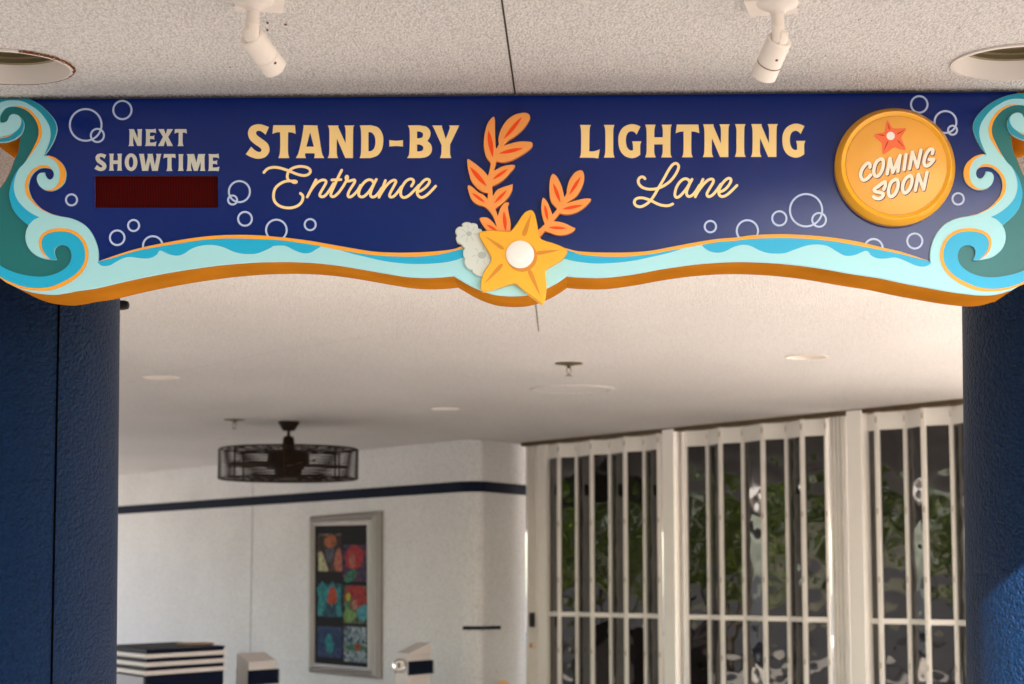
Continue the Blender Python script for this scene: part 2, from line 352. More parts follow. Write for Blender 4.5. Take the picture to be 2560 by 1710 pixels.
# ------------------------------------------------------------------ spotlights
def spotlight(px, py, axis, prz, lab, rusty=False):
    z0 = 3.048; c = on_z((px, py), z0); top = Vector((c.x, c.y, CEIL))
    t = thing("spotlight", top, lab, "spotlight", "ceiling spotlights above the sign")
    MB().box(Vector((c.x + .012 * (1 if prz > 0 else -1), c.y + .035, CEIL - .007)), (.062, .07, .0065), prz).mk("mounting_plate", M_fix, t)
    MB().lathe([(.055, CEIL - .012 - z0), (.050, CEIL - .02 - z0), (.022, .004), (.0195, 0), (.0195, -.004)], c, n=32).mk("canopy", M_fix, t, 35)
    s = 1 if axis[0] > 0 else -1
    base = c; knee = base + Vector((0, 0, -.062))
    MB().lathe([(.0165, 0), (.0165, -.034), (.0172, -.035), (.0172, -.037), (.0160, -.038), (.0160, -.066), (.013, -.073), (.006, -.078)], base + Vector((0, 0, -.003)), n=28).mk("stem", M_fix, t, 35)
    ax = Vector(axis).normalized()
    hub = base + Vector((-s * .011, .004, -.064))
    MB().lathe([(.004, -.014), (.014, -.012), (.020, -.006), (.0215, 0), (.0215, .010)], hub, axis=(s, -.25, .1), n=28).mk("knuckle", M_fix, t, 35)
    b0 = base + Vector((-s * .006, .020, -.066)) - ax * .004
    r = .0325
    body = MB().lathe([(.010, .001), (r - .003, .0), (r, .004), (r, .076), (r - .0015, .0765), (r - .0015, .0785), (r, .079), (r, .118), (r - .006, .124), (r - .008, .118), (.005, .10)], b0, axis=ax, n=48).mk("lamp_housing", M_fix, t, 30)
    if rusty:
        MB().lathe([(r + .0004, .0762), (r + .0004, .0790)], b0, axis=ax, n=48, cap=(False, False)).mk("seam_ring", M_rust, body, 40)
    q_ = ax.orthogonal().normalized()
    best = min((Matrix.Rotation(k * .3, 3, ax) @ q_ for k in range(21)), key=lambda v_: v_.y - .3 * v_.x)
    MB().lathe([(.0045, 0), (.003, .0008)], b0 + ax * (.045 if rusty else .088) + best * (r - .0003), axis=best, n=6).mk("rust_patch", M_rust, body)
spotlight(633, 24, (.45, .72, -.53), R(8), "cream spotlight aimed down to the right, above the word STAND-BY")
spotlight(1944, 32, (-.26, .74, -.62), R(-14), "cream spotlight with a rusty seam aimed down to the left, above the word LIGHTNING", True)

# ------------------------------------------------------------------ sign geometry helpers
def Z(x0, y0, s):
    return lambda pts: [((x0 + p[0] / s, y0 + p[1] / s) + tuple(p[2:])) for p in pts]
ZA = Z(0, 200, 5.2275); ZB = Z(0, 480, 5.2275); ZE = Z(1100, 240, 5.2275); ZF = Z(1100, 500, 5.2275)
ZG = Z(600, 280, 4.0483); ZH = Z(1400, 280, 4.0483); ZI = Z(2060, 240, 4.3553); ZK = Z(240, 560, 5.1043)
ZL = Z(680, 560, 5.1043); ZM = Z(1400, 560, 5.1043); ZN = Z(1840, 560, 5.1043); ZO = Z(220, 300, 6.5343)
ZP = Z(640, 400, 9.0308); ZQ = Z(860, 410, 9.392); ZR = Z(1570, 400, 8.0966); ZS = Z(2120, 340, 8.712)
ZV = Z(2200, 560, 6.5222)
def mirror(pts):
    out = []
    for p in pts:
        dy = max(-4, min(2, -4 + 5 * (p[1] - 350) / 300)); out.append((2580 - 1.04 * p[0], p[1] + dy) + tuple(p[2:]))
    return out
def cat(p0, p1, p2, p3, t):
    return tuple(.5 * ((2 * p1[i]) + (-p0[i] + p2[i]) * t + (2 * p0[i] - 5 * p1[i] + 4 * p2[i] - p3[i]) * t * t + (-p0[i] + 3 * p1[i] - 3 * p2[i] + p3[i]) * t ** 3) for i in (0, 1))
def smooth(pts, closed=True, n=6):
    """Catmull-Rom through points; a third element marks a corner"""
    m = len(pts); out = []
    corner = lambda i: len(pts[i % m]) > 2 or (not closed and i in (0, m - 1))
    for i in range(m if closed else m - 1):
        p1, p2 = pts[i % m], pts[(i + 1) % m]; c1, c2 = corner(i), corner(i + 1)
        if c1 and c2: out.append(tuple(p1[:2])); continue
        p0 = pts[(i - 1) % m] if not c1 else (2 * p1[0] - p2[0], 2 * p1[1] - p2[1])
        p3 = pts[(i + 2) % m] if not c2 else (2 * p2[0] - p1[0], 2 * p2[1] - p1[1])
        k = n if math.dist(p1[:2], p2[:2]) > 6 else max(2, n // 2)
        for j in range(k): out.append(cat(p0, p1, p2, p3, j / k))
    if not closed: out.append(tuple(pts[-1][:2]))
    return out
def onsign(p, off): return hit_plane(p, SO + SN * off, SN)
def area(l): return .5 * sum(l[i][0] * l[(i + 1) % len(l)][1] - l[(i + 1) % len(l)][0] * l[i][1] for i in range(len(l)))
def plate(mb, loops, off, thick, bev=0.0):
    """prism on the sign: loops in pixels, front at off, going back by thick; bev = front edge bevel in m"""
    V2 = []; L2 = []
    for k, l in enumerate(loops):
        l = [q for i, q in enumerate(l) if math.dist(q, l[i - 1]) > .05]
        if (area(l) < 0) != (k > 0): l = l[::-1]
        L2.append([onsign(q, off) for q in l])
    to2 = lambda p: ((p - SO).dot(SU), p.z)
    front = []
    for k, l in enumerate(L2):
        q = [to2(p) for p in l]; m = len(q); fr = []
        sgn = 1 if area(q) > 0 else -1
        if k > 0: sgn = -sgn
        for i in range(m):
            a, b, c = q[i - 1], q[i], q[(i + 1) % m]
            n1 = Vector((-(b[1] - a[1]), b[0] - a[0])); n2 = Vector((-(c[1] - b[1]), c[0] - b[0]))
            if n1.length: n1.normalize()
            if n2.length: n2.normalize()
            nn = n1 + n2
            if nn.length < .3: nn = n1
            nn.normalize(); nn *= sgn * bev
            fr.append(l[i] + SU * nn.x + Vector((0, 0, nn.y)) - Vector((0, 0, 0)))
        front.append(fr)
    flatF = [p for l in front for p in l]; flatE = [p + SN * (bev if bev else 0) for l in L2 for p in l]
    n = len(flatF)
    tris = tessellate_polygon([[Vector((*to2(p), 0)) for p in l] for l in front])
    v = list(flatF); f = [tuple(t) for t in tris]
    if bev: v += flatE
    back0 = len(v)
    if thick: v += [p + SN * thick for l in L2 for p in l]
    o = 0
    for l in front:
        m = len(l)
        for i in range(m):
            i1 = (i + 1) % m
            if bev: f.append((o + i, o + i1, n + o + i1, n + o + i))
            if thick: f.append(((n if bev else 0) + o + i, (n if bev else 0) + o + i1, back0 + o + i1, back0 + o + i))
        o += m
    if thick: f += [tuple(back0 + i for i in reversed(t)) for t in tris]
    mb.add(v, f); return mb
def ribbon(mb, pts, w, off, dz=.0006, n=6, ends=True):
    """stroke of pixel width w; depth creeps forward along the stroke so crossings never share a plane"""
    c = smooth(pts, False, n); c = [q for i, q in enumerate(c) if i == 0 or math.dist(q, c[i - 1]) > .05]; m = len(c); v = []; f = []
    nor = []
    for i in range(m):
        a, b = c[max(0, i - 1)], c[min(m - 1, i + 1)]; d = Vector((b[0] - a[0], b[1] - a[1])).normalized(); nor.append((-d.y, d.x))
    for i in range(m):
        o = off - dz * i / m; x, y = c[i]; nx, ny = nor[i]
        v += [onsign((x + nx * w / 2, y + ny * w / 2), o), onsign((x - nx * w / 2, y - ny * w / 2), o)]
    for i in range(m - 1): f.append((2 * i, 2 * i + 1, 2 * i + 3, 2 * i + 2))
    if ends:
        for e in (0, m - 1):
            x, y = c[e]; o = off - dz * e / m; base = len(v); v.append(onsign((x, y), o)); s = -1 if e == 0 else 1
            nx, ny = nor[e]; K = 8
            for k in range(K + 1):
                a = math.pi * k / K; dx = nx * math.cos(a) + s * ny * math.sin(a); dy = ny * math.cos(a) - s * nx * math.sin(a)
                v.append(onsign((x + dx * w / 2, y + dy * w / 2), o))
            for k in range(K): f.append((base, base + 1 + k, base + 2 + k))
    return mb.add(v, f)
def pcirc(cx, cy, r, n=48, ry=None): return [(cx + r * math.cos(2 * math.pi * k / n), cy + (ry or r) * math.sin(2 * math.pi * k / n)) for k in range(n)]
def leaf(a, b, w, blunt=0):
    ax, ay = a; bx, by = b; dx, dy = bx - ax, by - ay; L_ = math.hypot(dx, dy); nx, ny = -dy / L_, dx / L_; out = []
    ts = [0, .12, .3, .5, .7, .88, 1]; ws = [0, .45, .85, 1, .85, .45, 0] if not blunt else [0, .2, .5, .75, .95, .95, .4]
    out = [(ax + dx * t + nx * w / 2 * q, ay + dy * t + ny * w / 2 * q) for t, q in zip(ts, ws)]
    out += [(ax + dx * t - nx * w / 2 * q, ay + dy * t - ny * w / 2 * q) for t, q in list(zip(ts, ws))[::-1] if q]
    out[0] = out[0] + (1,)
    return out

# ------------------------------------------------------------------ the sign: traced contours (left half, then mirrored)
foot_in = ZA([(-8, 490), (0, 545), (50, 552), (90, 530), (107, 495), (125, 462), (165, 442), (215, 448), (262, 478), (298, 525), (311, 590), (298, 655), (260, 720), (180, 775), (90, 805), (0, 812), (-100, 800), (-190, 720), (-240, 600), (-235, 450), (-190, 340), (-100, 250)])
outer_top = ZA([(0, 200), (110, 193), (240, 205), (400, 255), (540, 335), (650, 440), (715, 530), (742, 620), (735, 690), (700, 790), (640, 900), (575, 988, 1)])
mid_out = ZA([(650, 990), (730, 1020), (810, 1090), (852, 1170), (860, 1250), (835, 1340), (770, 1410), (700, 1443), (640, 1448), (570, 1430), (510, 1380), (480, 1310), (485, 1250), (520, 1215), (580, 1205, 1)])
mid_in = ZA([(592, 1245), (620, 1285), (660, 1298), (692, 1270), (700, 1220), (680, 1175), (640, 1152), (560, 1146), (500, 1163), (430, 1220), (385, 1300), (370, 1400), (395, 1500)])
low_out = ZB([(420, 85), (470, 150), (540, 215), (630, 265), (720, 302), (800, 318), (900, 335), (1000, 368), (1100, 425), (1180, 510), (1240, 620), (1275, 730), (1285, 830), (1281, 905, 1)])
wave_top = ZK([(200, 415), (400, 348), (600, 295), (850, 243), (1100, 198), (1350, 162), (1600, 142), (1800, 137), (2000, 140), (2200, 151)]) + \
    ZL([(0, 157), (200, 175), (500, 215), (800, 268), (1100, 320), (1300, 350), (1500, 362), (1750, 363), (2000, 353), (2200, 335)]) + \
    [(1139, 621), (1180, 608), (1300, 600), (1400, 617)] + \
    ZM([(200, 340), (400, 358), (700, 363), (950, 357), (1150, 340), (1400, 295), (1700, 238), (2000, 190)]) + \
    ZN([(0, 170), (200, 142), (450, 130), (700, 130), (1000, 148), (1300, 180), (1600, 232)]) + ZV([(0, 372), (300, 440), (500, 500), (650, 550)])
bot_edge = ZB([(0, 1120), (60, 1165), (150, 1215), (280, 1270), (420, 1310), (560, 1330), (700, 1338), (850, 1320), (1000, 1290)]) + \
    ZK([(0, 815), (400, 722), (800, 640), (1200, 573), (1600, 520), (2000, 487)]) + ZL([(0, 480), (200, 478), (500, 490), (800, 520), (1100, 567), (1400, 620), (1700, 668), (1900, 682), (2100, 680)]) + \
    [(1133.8, 689.6, 1)] + ZF([(400, 1120), (560, 1190), (700, 1232), (850, 1250), (1000, 1252), (1130, 1240), (1280, 1200), (1400, 1150), (1530, 1080), (1655, 993, 1)]) + \
    ZM([(200, 675), (350, 682), (520, 683), (700, 670), (1000, 628), (1300, 572), (1700, 515), (2000, 490)]) + ZN([(0, 480), (200, 482), (500, 497), (800, 525), (1100, 567), (1500, 637)]) + \
    ZV([(0, 880), (400, 965), (800, 1040), (1200, 1110), (1500, 1148), (1650, 1160), (1800, 1158), (1950, 1135), (2100, 1090), (2200, 1050)])
# edge shared with the recessed teal field: from the lower left up to the top of the upper curl
low_close = ZB([(-90, 1050), (-150, 950), (-110, 880)])
lower_spiral = ZB([(0, 960), (100, 1015), (220, 1060), (350, 1090), (480, 1105), (600, 1100), (720, 1070), (820, 1020), (895, 950), (930, 870), (930, 800), (905, 740), (860, 702), (800, 690), (750, 705), (715, 742), (708, 790), (722, 845), (740, 885, 1)])
lower_blob = ZB([(660, 885), (560, 868), (470, 830), (390, 760), (345, 680), (328, 590), (340, 500), (370, 435, 1)])
up_in_a = ZB([(290, 370), (220, 300), (165, 220), (130, 120), (118, 30)]) + ZA([(125, 1430), (150, 1330), (190, 1240), (240, 1160), (300, 1100)])
up_in_b = ZA([(345, 1040), (400, 950), (450, 850), (490, 760), (503, 680), (490, 590), (440, 490), (350, 400), (240, 350), (150, 342), (80, 355), (30, 400), (5, 440)])
teal_edge = low_close + lower_spiral + lower_blob + up_in_a + up_in_b
left_side = foot_in + outer_top + mid_out + mid_in + low_out      # runs from the foot, over the top, down to the wave tip
right_side = mirror(left_side)[::-1]
plate_loop = left_side + wave_top + right_side + mirror(teal_edge)[::-1] + bot_edge[::-1] + teal_edge
# body silhouette
body_left = ZA([(-240, 600), (-190, 720), (-100, 800), (0, 812), (90, 805), (180, 775), (268, 735, 1), (230, 950), (190, 1040), (130, 1200), (60, 1330), (0, 1410), (-80, 1500)]) + ZB([(-150, 150), (-200, 400), (-220, 600), (-200, 800), (-130, 970)])
TOPY = 237.5
body_loop = [(-46, 300)] + body_left + bot_edge + mirror(body_left)[::-1] + [mirror([(-46, 300)])[0], (2600, 225, 1), (-30, 243, 1)]

sign = thing("entrance_sign", onsign((1280, 700), .13), "long navy and aqua carved wave entrance sign hanging under the ceiling between the navy columns", "sign")
plate(MB(), [smooth(body_loop), ZO([(110, 912), (2122, 912), (2122, 1437), (110, 1437)])], .0155, .25, .0).mk("sign_box", M_body, sign, 35)
navy_l = ZA([(0, 215), (200, 230), (400, 300), (560, 430), (640, 600), (640, 750), (560, 900), (450, 1050), (330, 1200), (260, 1330), (240, 1450)]) + ZB([(260, 60), (330, 165), (430, 250), (560, 300), (700, 340), (1000, 420), (1130, 520), (1200, 650), (1230, 800), (1240, 960)])
navy_b = [(350, 640), (500, 610), (600, 605), (760, 618), (900, 640), (1050, 655), (1300, 670), (1540, 652), (1700, 632), (1850, 612), (1960, 605), (2080, 610), (2200, 632)]
navy_loop = [(20, 240.5, 1)] + navy_l[1:] + navy_b + mirror(navy_l[1:])[::-1] + [(2540, 227, 1)]
disp = ZO([(110, 912), (2122, 912), (2122, 1437), (110, 1437)])
plate(MB(), [smooth(navy_loop), disp], .010, .006).mk("navy_panel", M_navy, sign)
teal_l = ZA([(-100, 330), (0, 300), (100, 290), (250, 300), (400, 380), (500, 500), (560, 650), (540, 800), (450, 950), (360, 1080), (280, 1200), (200, 1330), (170, 1450)]) + \
    ZB([(170, 60), (230, 200), (330, 300), (420, 390), (700, 430), (1000, 600), (1060, 800), (1000, 1000), (800, 1150), (500, 1200), (200, 1170), (20, 1090)]) + \
    [(p[0] + 1.2, p[1] + .0) + tuple(p[2:]) for p in body_left[::-1]]
for nm, lp in (("teal_field", teal_l), ("teal_field", mirror(teal_l))):
    plate(MB(), [smooth(lp)], .011, .006).mk(nm, M_teal, sign)
plate(MB(), [smooth(plate_loop)], 0, .0125, .0020).mk("wave_frame", M_aqua, sign, 35)

# painted areas on the wave frame
def paint(name, polys, m, off, parent=sign):
    for i, p in enumerate(polys): plate(MB(), [smooth(p)], off - i * .00004, 0).mk(name, m, parent)
def both(p): return [p, mirror(p)]
C = lambda p: (p[0], p[1], 1)
blue_in = ZA([(580, 985, 1), (600, 930), (630, 860), (655, 780), (662, 690), (640, 590), (580, 490), (500, 400), (400, 330), (300, 280), (200, 265), (90, 270), (0, 295), (-60, 330), (-130, 420)])
blue = [C(ZA([(-190, 345)])[0])] + ZA([(-100, 255)]) + [(p[0] - .5, p[1] + .6) if len(p) < 3 else p for p in outer_top[:-1]] + [C(ZA([(578, 984)])[0])] + blue_in[1:-1] + [C(blue_in[-1])]
foot_rim = ZA([(250, 468, 1), (298, 525), (309, 590), (297, 653), (259, 718), (180, 772), (90, 802), (0, 809), (-98, 797), (-180, 720, 1), (-80, 745), (0, 745), (100, 725), (180, 690), (240, 640), (275, 580), (278, 520)])
paint("blue_stripe", both(blue) + both(foot_rim), M_blue, -.0006)
mid_cy = [C(up_in_a[-1])] + [(p[0] + .4, p[1]) for p in up_in_a[::-1][1:]] + [C(ZB([(370, 433)])[0])] + ZB([(440, 365), (515, 330, 1), (440, 295), (370, 250), (300, 190), (240, 120), (200, 40)]) + ZA([(180, 1400), (190, 1310), (215, 1230), (250, 1160)])
ring_in = ZB([(665, 882, 1), (600, 820), (555, 750), (542, 680), (550, 620), (585, 570), (650, 535), (740, 518), (820, 517), (910, 530), (1000, 575), (1070, 650), (1108, 750), (1113, 850), (1095, 930), (1040, 1020), (960, 1095), (850, 1160), (730, 1215), (620, 1245), (500, 1255), (380, 1248), (250, 1220), (120, 1170), (30, 1125), (-80, 1045, 1)])
ring_out = ZB([(665, 882, 1), (600, 842), (535, 770), (507, 680), (515, 610), (550, 550), (620, 505), (720, 478), (820, 475), (920, 490), (1020, 540), (1100, 625), (1145, 730), (1155, 840), (1135, 940), (1080, 1040), (990, 1130), (880, 1200), (750, 1260), (620, 1288), (500, 1290), (380, 1280), (250, 1250), (130, 1205), (50, 1160), (-80, 1052, 1)])
cy_low = [C(ring_in[0])] + ring_in[1:-1] + [C(ring_in[-1])] + ZB([(-148, 950), (-108, 882)]) + lower_spiral[:-1] + [C(lower_spiral[-1])]
cyan_bot1 = ZK([(17, 484, 1), (60, 525), (110, 535), (180, 525), (260, 480), (350, 435), (440, 420), (540, 432), (640, 440), (720, 425), (780, 385), (800, 350), (820, 338), (850, 345), (950, 390), (1040, 403), (1120, 380), (1220, 315), (1320, 280), (1420, 267), (1520, 270), (1640, 300), (1750, 350), (1860, 378), (1950, 383), (2050, 376), (2150, 340), (2250, 292)]) + \
    ZL([(0, 283), (100, 273), (180, 280), (260, 320), (350, 360), (430, 375), (500, 360), (560, 325), (632, 283, 1)])
ol_a = ZK([(30, 480, 1), (200, 437), (400, 375), (600, 325), (850, 280), (1100, 240), (1350, 205), (1600, 187), (1800, 185), (2000, 190), (2200, 198)]) + ZL([(0, 200), (200, 218), (500, 262), (650, 290)])
cy1 = cyan_bot1 + [C(ZL([(640, 270)])[0])] + [(p[0], p[1] - 4) for p in ol_a[::-1][1:-1]]
cy2 = ZL([(880, 335, 1), (1000, 373), (1200, 420), (1400, 465), (1600, 495), (1800, 508), (2000, 506), (2200, 490)]) + [(1140, 650), (1158, 644), (1200, 640), (1400, 645)] + \
    ZM([(40, 440), (200, 475), (400, 500), (600, 500), (800, 485), (1000, 455), (1200, 412), (1400, 365), (1560, 316, 1), (1400, 320, 1), (1150, 365), (900, 390), (700, 395), (450, 390), (250, 365)]) + \
    [(1400, 622), (1300, 610), (1180, 612), (1139, 626)] + ZL([(2150, 360), (1950, 385), (1750, 390), (1500, 385), (1300, 375), (1100, 350)])
cy3b = ZM([(1812, 272, 1), (1850, 310), (1920, 350), (2010, 365), (2100, 350), (2200, 300), (2280, 270)]) + ZN([(0, 285), (60, 267), (130, 265), (200, 285), (300, 335), (400, 367), (500, 375), (620, 370), (750, 325), (880, 280), (980, 262), (1080, 262), (1180, 285), (1280, 345), (1370, 395), (1440, 405), (1520, 393), (1600, 360), (1650, 342), (1690, 352), (1720, 395), (1780, 430)]) + \
    ZV([(0, 563), (100, 560), (200, 545), (280, 550), (380, 585), (500, 640), (600, 680), (700, 693), (780, 675), (840, 628, 1), (700, 575), (500, 522), (300, 472), (0, 405)]) + \
    ZN([(1600, 270), (1300, 215), (1000, 180), (700, 165), (450, 165), (200, 175), (0, 195)]) + ZM([(2000, 222)])
paint("cyan_wave", both(mid_cy) + both(cy_low) + [cy1, cy2, cy3b], M_cyan, -.0006)
o_low = ZL([(800, 320), (1100, 372), (1300, 398), (1500, 412), (1750, 418), (1950, 410), (2150, 385)]) + [(1140, 626), (1180, 618), (1300, 615), (1410, 624)] + \
    ZM([(250, 385), (450, 410), (700, 418), (900, 413), (1150, 385), (1400, 340), (1700, 285), (2000, 232)]) + ZN([(0, 212), (200, 190), (450, 180), (700, 180), (1000, 195), (1300, 230), (1600, 285)]) + ZV([(0, 420), (300, 480), (500, 530), (700, 580), (808, 604, 1)])
o_top = [C(ZK([(33, 476)])[0])] + [(p[0], p[1] + .5) for p in wave_top]
ostripe = o_top + (ol_a + o_low)[::-1][:-1]
up_or = ZA([(150, 335, 1), (260, 340), (370, 380), (450, 450), (510, 530), (540, 620), (545, 700), (525, 780), (480, 860), (420, 950), (347, 1040, 1)]) + [(p[0] + .4, p[1]) for p in up_in_b[1:9]]
mid_or = ZA([(600, 987, 1)]) + [(p[0] - .4, p[1]) for p in mid_out[:10]][:9] + ZA([(560, 1426, 1), (620, 1435), (680, 1425), (730, 1390), (770, 1330), (785, 1250), (782, 1180), (750, 1100), (700, 1040)])
mid_or2 = ZA([(692, 1185, 1), (640, 1130), (570, 1112), (500, 1128), (430, 1170), (370, 1240), (335, 1320), (325, 1400), (340, 1480)]) + ZB([(355, 50), (400, 110), (470, 180), (560, 240), (660, 285), (800, 316, 1)]) + [(p[0] - .3, p[1] + .2) for p in low_out[:5][::-1]] + [(p[0] - .3, p[1]) for p in mid_in[6:][::-1]]
ringp = ring_out + ring_in[::-1][:-1]
foot_ln = ZA([(190, 694, 1), (100, 730), (0, 750), (-80, 745, 1), (-80, 757, 1), (0, 762), (100, 742)])
paint("orange_stripe", [ostripe] + both(up_or) + both(mid_or) + both(mid_or2) + both(ringp) + both(foot_ln), M_orng, -.0011)

# ---- lettering
def word(name, glyphs, m, label):
    mb = MB()
    for gph in glyphs: plate(mb, [smooth(l, n=5) for l in gph], .0088, .0025, .0005)
    return tag(mb.mk(name, m, sign), label)
c = 1
S_ = [(293, 152, c), (240, 132), (185, 122), (120, 140), (85, 185), (82, 235), (105, 285), (150, 325), (196, 356), (217, 380), (210, 400), (185, 403), (150, 385), (112, 350, c), (85, 390, c), (57, 427, c), (110, 455), (180, 473), (250, 458), (290, 415), (298, 370), (280, 320), (240, 285), (185, 245), (163, 218), (170, 194), (200, 190), (230, 205), (258, 230, c)]
T1 = [(336, 133, c), (556, 133, c), (563, 221, c), (525, 207), (487, 204, c), (485, 300), (486, 410), (498, 462, c), (498, 466, c), (390, 466, c), (390, 462, c), (403, 410), (407, 300), (405, 204, c), (365, 207), (328, 221, c)]
A1 = [[(640, 135, c), (784, 135, c), (784, 150, c), (800, 240), (828, 410), (850, 460, c), (850, 466, c), (750, 466, c), (750, 460, c), (757, 440), (752, 417, c), (660, 417, c), (658, 440), (666, 460, c), (666, 466, c), (567, 466, c), (567, 460, c), (592, 410), (622, 280), (643, 150)], [(709, 206, c), (747, 350, c), (671, 350, c)]]
N1 = [(890, 135, c), (996, 135, c), (994, 152, c), (1068, 315, c), (1068, 180), (1057, 139, c), (1057, 135, c), (1156, 135, c), (1156, 139, c), (1145, 180), (1143, 466, c), (1066, 466, c), (980, 268, c), (979, 420), (992, 462, c), (992, 466, c), (888, 466, c), (888, 462, c), (902, 420), (904, 300), (903, 180), (890, 139, c)]
D1 = [[(1212, 135, c), (1330, 133, c), (1400, 158), (1443, 225), (1450, 300), (1435, 380), (1390, 440), (1320, 466, c), (1212, 466, c), (1212, 462, c), (1223, 420), (1226, 300), (1223, 180), (1212, 139, c)], [(1300, 203, c), (1332, 208), (1362, 245), (1370, 300), (1362, 355), (1335, 390), (1300, 398, c)]]
H0 = [(1511, 284, c), (1580, 290), (1649, 284, c), (1649, 349, c), (1580, 344), (1511, 349, c)]
B1 = [[(1700, 135, c), (1820, 133, c), (1890, 150), (1925, 195), (1924, 245), (1897, 293, c), (1930, 325), (1943, 370), (1930, 420), (1885, 455), (1820, 466, c), (1692, 466, c), (1692, 462, c), (1711, 425), (1718, 300), (1716, 180), (1700, 139, c)], [(1792, 196, c), (1820, 198), (1846, 210), (1853, 230), (1843, 255), (1815, 265), (1792, 265, c)], [(1792, 328, c), (1820, 330), (1848, 345), (1855, 365), (1845, 388), (1818, 398), (1792, 398, c)]]
Y1 = [(1944, 135, c), (2044, 135, c), (2044, 150, c), (2083, 272, c), (2122, 165), (2117, 139, c), (2117, 135, c), (2219, 135, c), (2210, 155), (2126, 330, c), (2126, 420), (2137, 462, c), (2137, 466, c), (2024, 466, c), (2024, 462, c), (2037, 420), (2040, 335, c), (1962, 165)]
word("lettering", [[ZG(S_)], [ZG(T1)], [ZG(l) for l in A1], [ZG(N1)], [ZG(l) for l in D1], [ZG(H0)], [ZG(l) for l in B1], [ZG(Y1)]], M_cream, "cream lettering reading STAND-BY")
L1 = [(203, 130, c), (312, 130, c), (312, 134, c), (300, 180), (296, 398, c), (345, 396), (403, 377, c), (388, 470, c), (330, 463), (199, 462, c), (199, 458, c), (211, 420), (214, 300), (212, 180), (203, 134, c)]
I1 = [(445, 130, c), (550, 130, c), (550, 134, c), (540, 180), (539, 300), (540, 410), (552, 457, c), (552, 461, c), (445, 461, c), (445, 457, c), (457, 410), (459, 300), (457, 180), (445, 134, c)]
G1 = [(815, 147, c), (770, 128), (710, 123), (640, 155), (598, 220), (590, 300), (605, 380), (650, 440), (715, 466), (770, 458), (813, 432, c), (812, 340), (823, 300, c), (823, 296, c), (731, 296, c), (731, 300, c), (738, 335), (740, 386, c), (712, 388), (683, 362), (668, 310), (670, 250), (690, 208), (725, 194), (755, 205), (775, 228, c)]
H1 = [(863, 127, c), (966, 127, c), (966, 131, c), (956, 180), (955, 255, c), (1040, 255, c), (1040, 180), (1030, 131, c), (1030, 127, c), (1131, 127, c), (1131, 131, c), (1120, 180), (1119, 410), (1132, 455, c), (1132, 459, c), (1025, 459, c), (1025, 455, c), (1038, 410), (1040, 327, c), (953, 327, c), (954, 410), (968, 455, c), (968, 459, c), (862, 459, c), (862, 455, c), (875, 410), (877, 300), (875, 180), (863, 131, c)]
T2 = [(1182, 126, c), (1401, 126, c), (1410, 213, c), (1370, 200), (1330, 196, c), (1329, 400), (1343, 454, c), (1343, 458, c), (1235, 458, c), (1235, 454, c), (1249, 400), (1250, 196, c), (1210, 200), (1170, 214, c)]
N2 = [(1449, 123, c), (1555, 123, c), (1554, 143, c), (1628, 318, c), (1628, 175), (1615, 127, c), (1615, 123, c), (1718, 123, c), (1718, 127, c), (1706, 175), (1704, 456, c), (1620, 456, c), (1538, 265, c), (1537, 405), (1551, 452, c), (1551, 456, c), (1446, 456, c), (1446, 452, c), (1459, 410), (1462, 290), (1460, 175), (1449, 127, c)]
I2 = [(1773, 122, c), (1877, 122, c), (1877, 126, c), (1866, 175), (1865, 400), (1879, 450, c), (1879, 454, c), (1770, 454, c), (1770, 450, c), (1784, 400), (1785, 290), (1785, 175), (1773, 126, c)]
sh = lambda l, dx, dy: [(p[0] + dx, p[1] + dy) + tuple(p[2:]) for p in l]
word("lettering", [[ZH(x)] for x in (L1, I1, G1, H1, T2, N2, I2, sh(N2, 487, -2), sh(G1, 1660, -5))], M_cream, "cream lettering reading LIGHTNING")
nx_ = [[(667, 148, c), (752, 148, c), (752, 154, c), (810, 300, c), (812, 190), (803, 152, c), (803, 148, c), (885, 148, c), (885, 152, c), (877, 190), (873, 422, c), (805, 422, c), (737, 265, c), (736, 385), (750, 420, c), (750, 424, c), (658, 424, c), (658, 420, c), (674, 385), (677, 190), (667, 152, c)],
       [(935, 148, c), (1050, 150), (1105, 140, c), (1112, 217, c), (1080, 203), (1010, 203, c), (1010, 260, c), (1050, 262), (1086, 250, c), (1080, 285), (1086, 320, c), (1050, 310), (1010, 310, c), (1010, 368, c), (1070, 366), (1118, 350, c), (1103, 428, c), (1050, 422), (930, 424, c), (930, 420, c), (944, 380), (946, 190), (935, 152, c)],
       [(1148, 148, c), (1240, 148, c), (1240, 156, c), (1268, 232, c), (1293, 156, c), (1290, 148, c), (1385, 148, c), (1385, 152, c), (1308, 275, c), (1385, 420, c), (1385, 424, c), (1290, 424, c), (1292, 416, c), (1265, 330, c), (1237, 416, c), (1240, 424, c), (1145, 424, c), (1145, 420, c), (1225, 275, c), (1148, 152, c)],
       [(1420, 148, c), (1607, 148, c), (1614, 220, c), (1580, 206), (1545, 203, c), (1545, 370), (1560, 420, c), (1560, 425, c), (1464, 425, c), (1464, 420, c), (1478, 370), (1480, 203, c), (1445, 206), (1412, 220, c)]]
word("lettering", [[ZO(x)] for x in nx_], M_grey, "grey cream lettering reading NEXT")
Ssm = [(103 + (p[0] - 57) * 197 / 241, 545 + (p[1] - 122) * 287 / 351) + tuple(p[2:]) for p in S_]
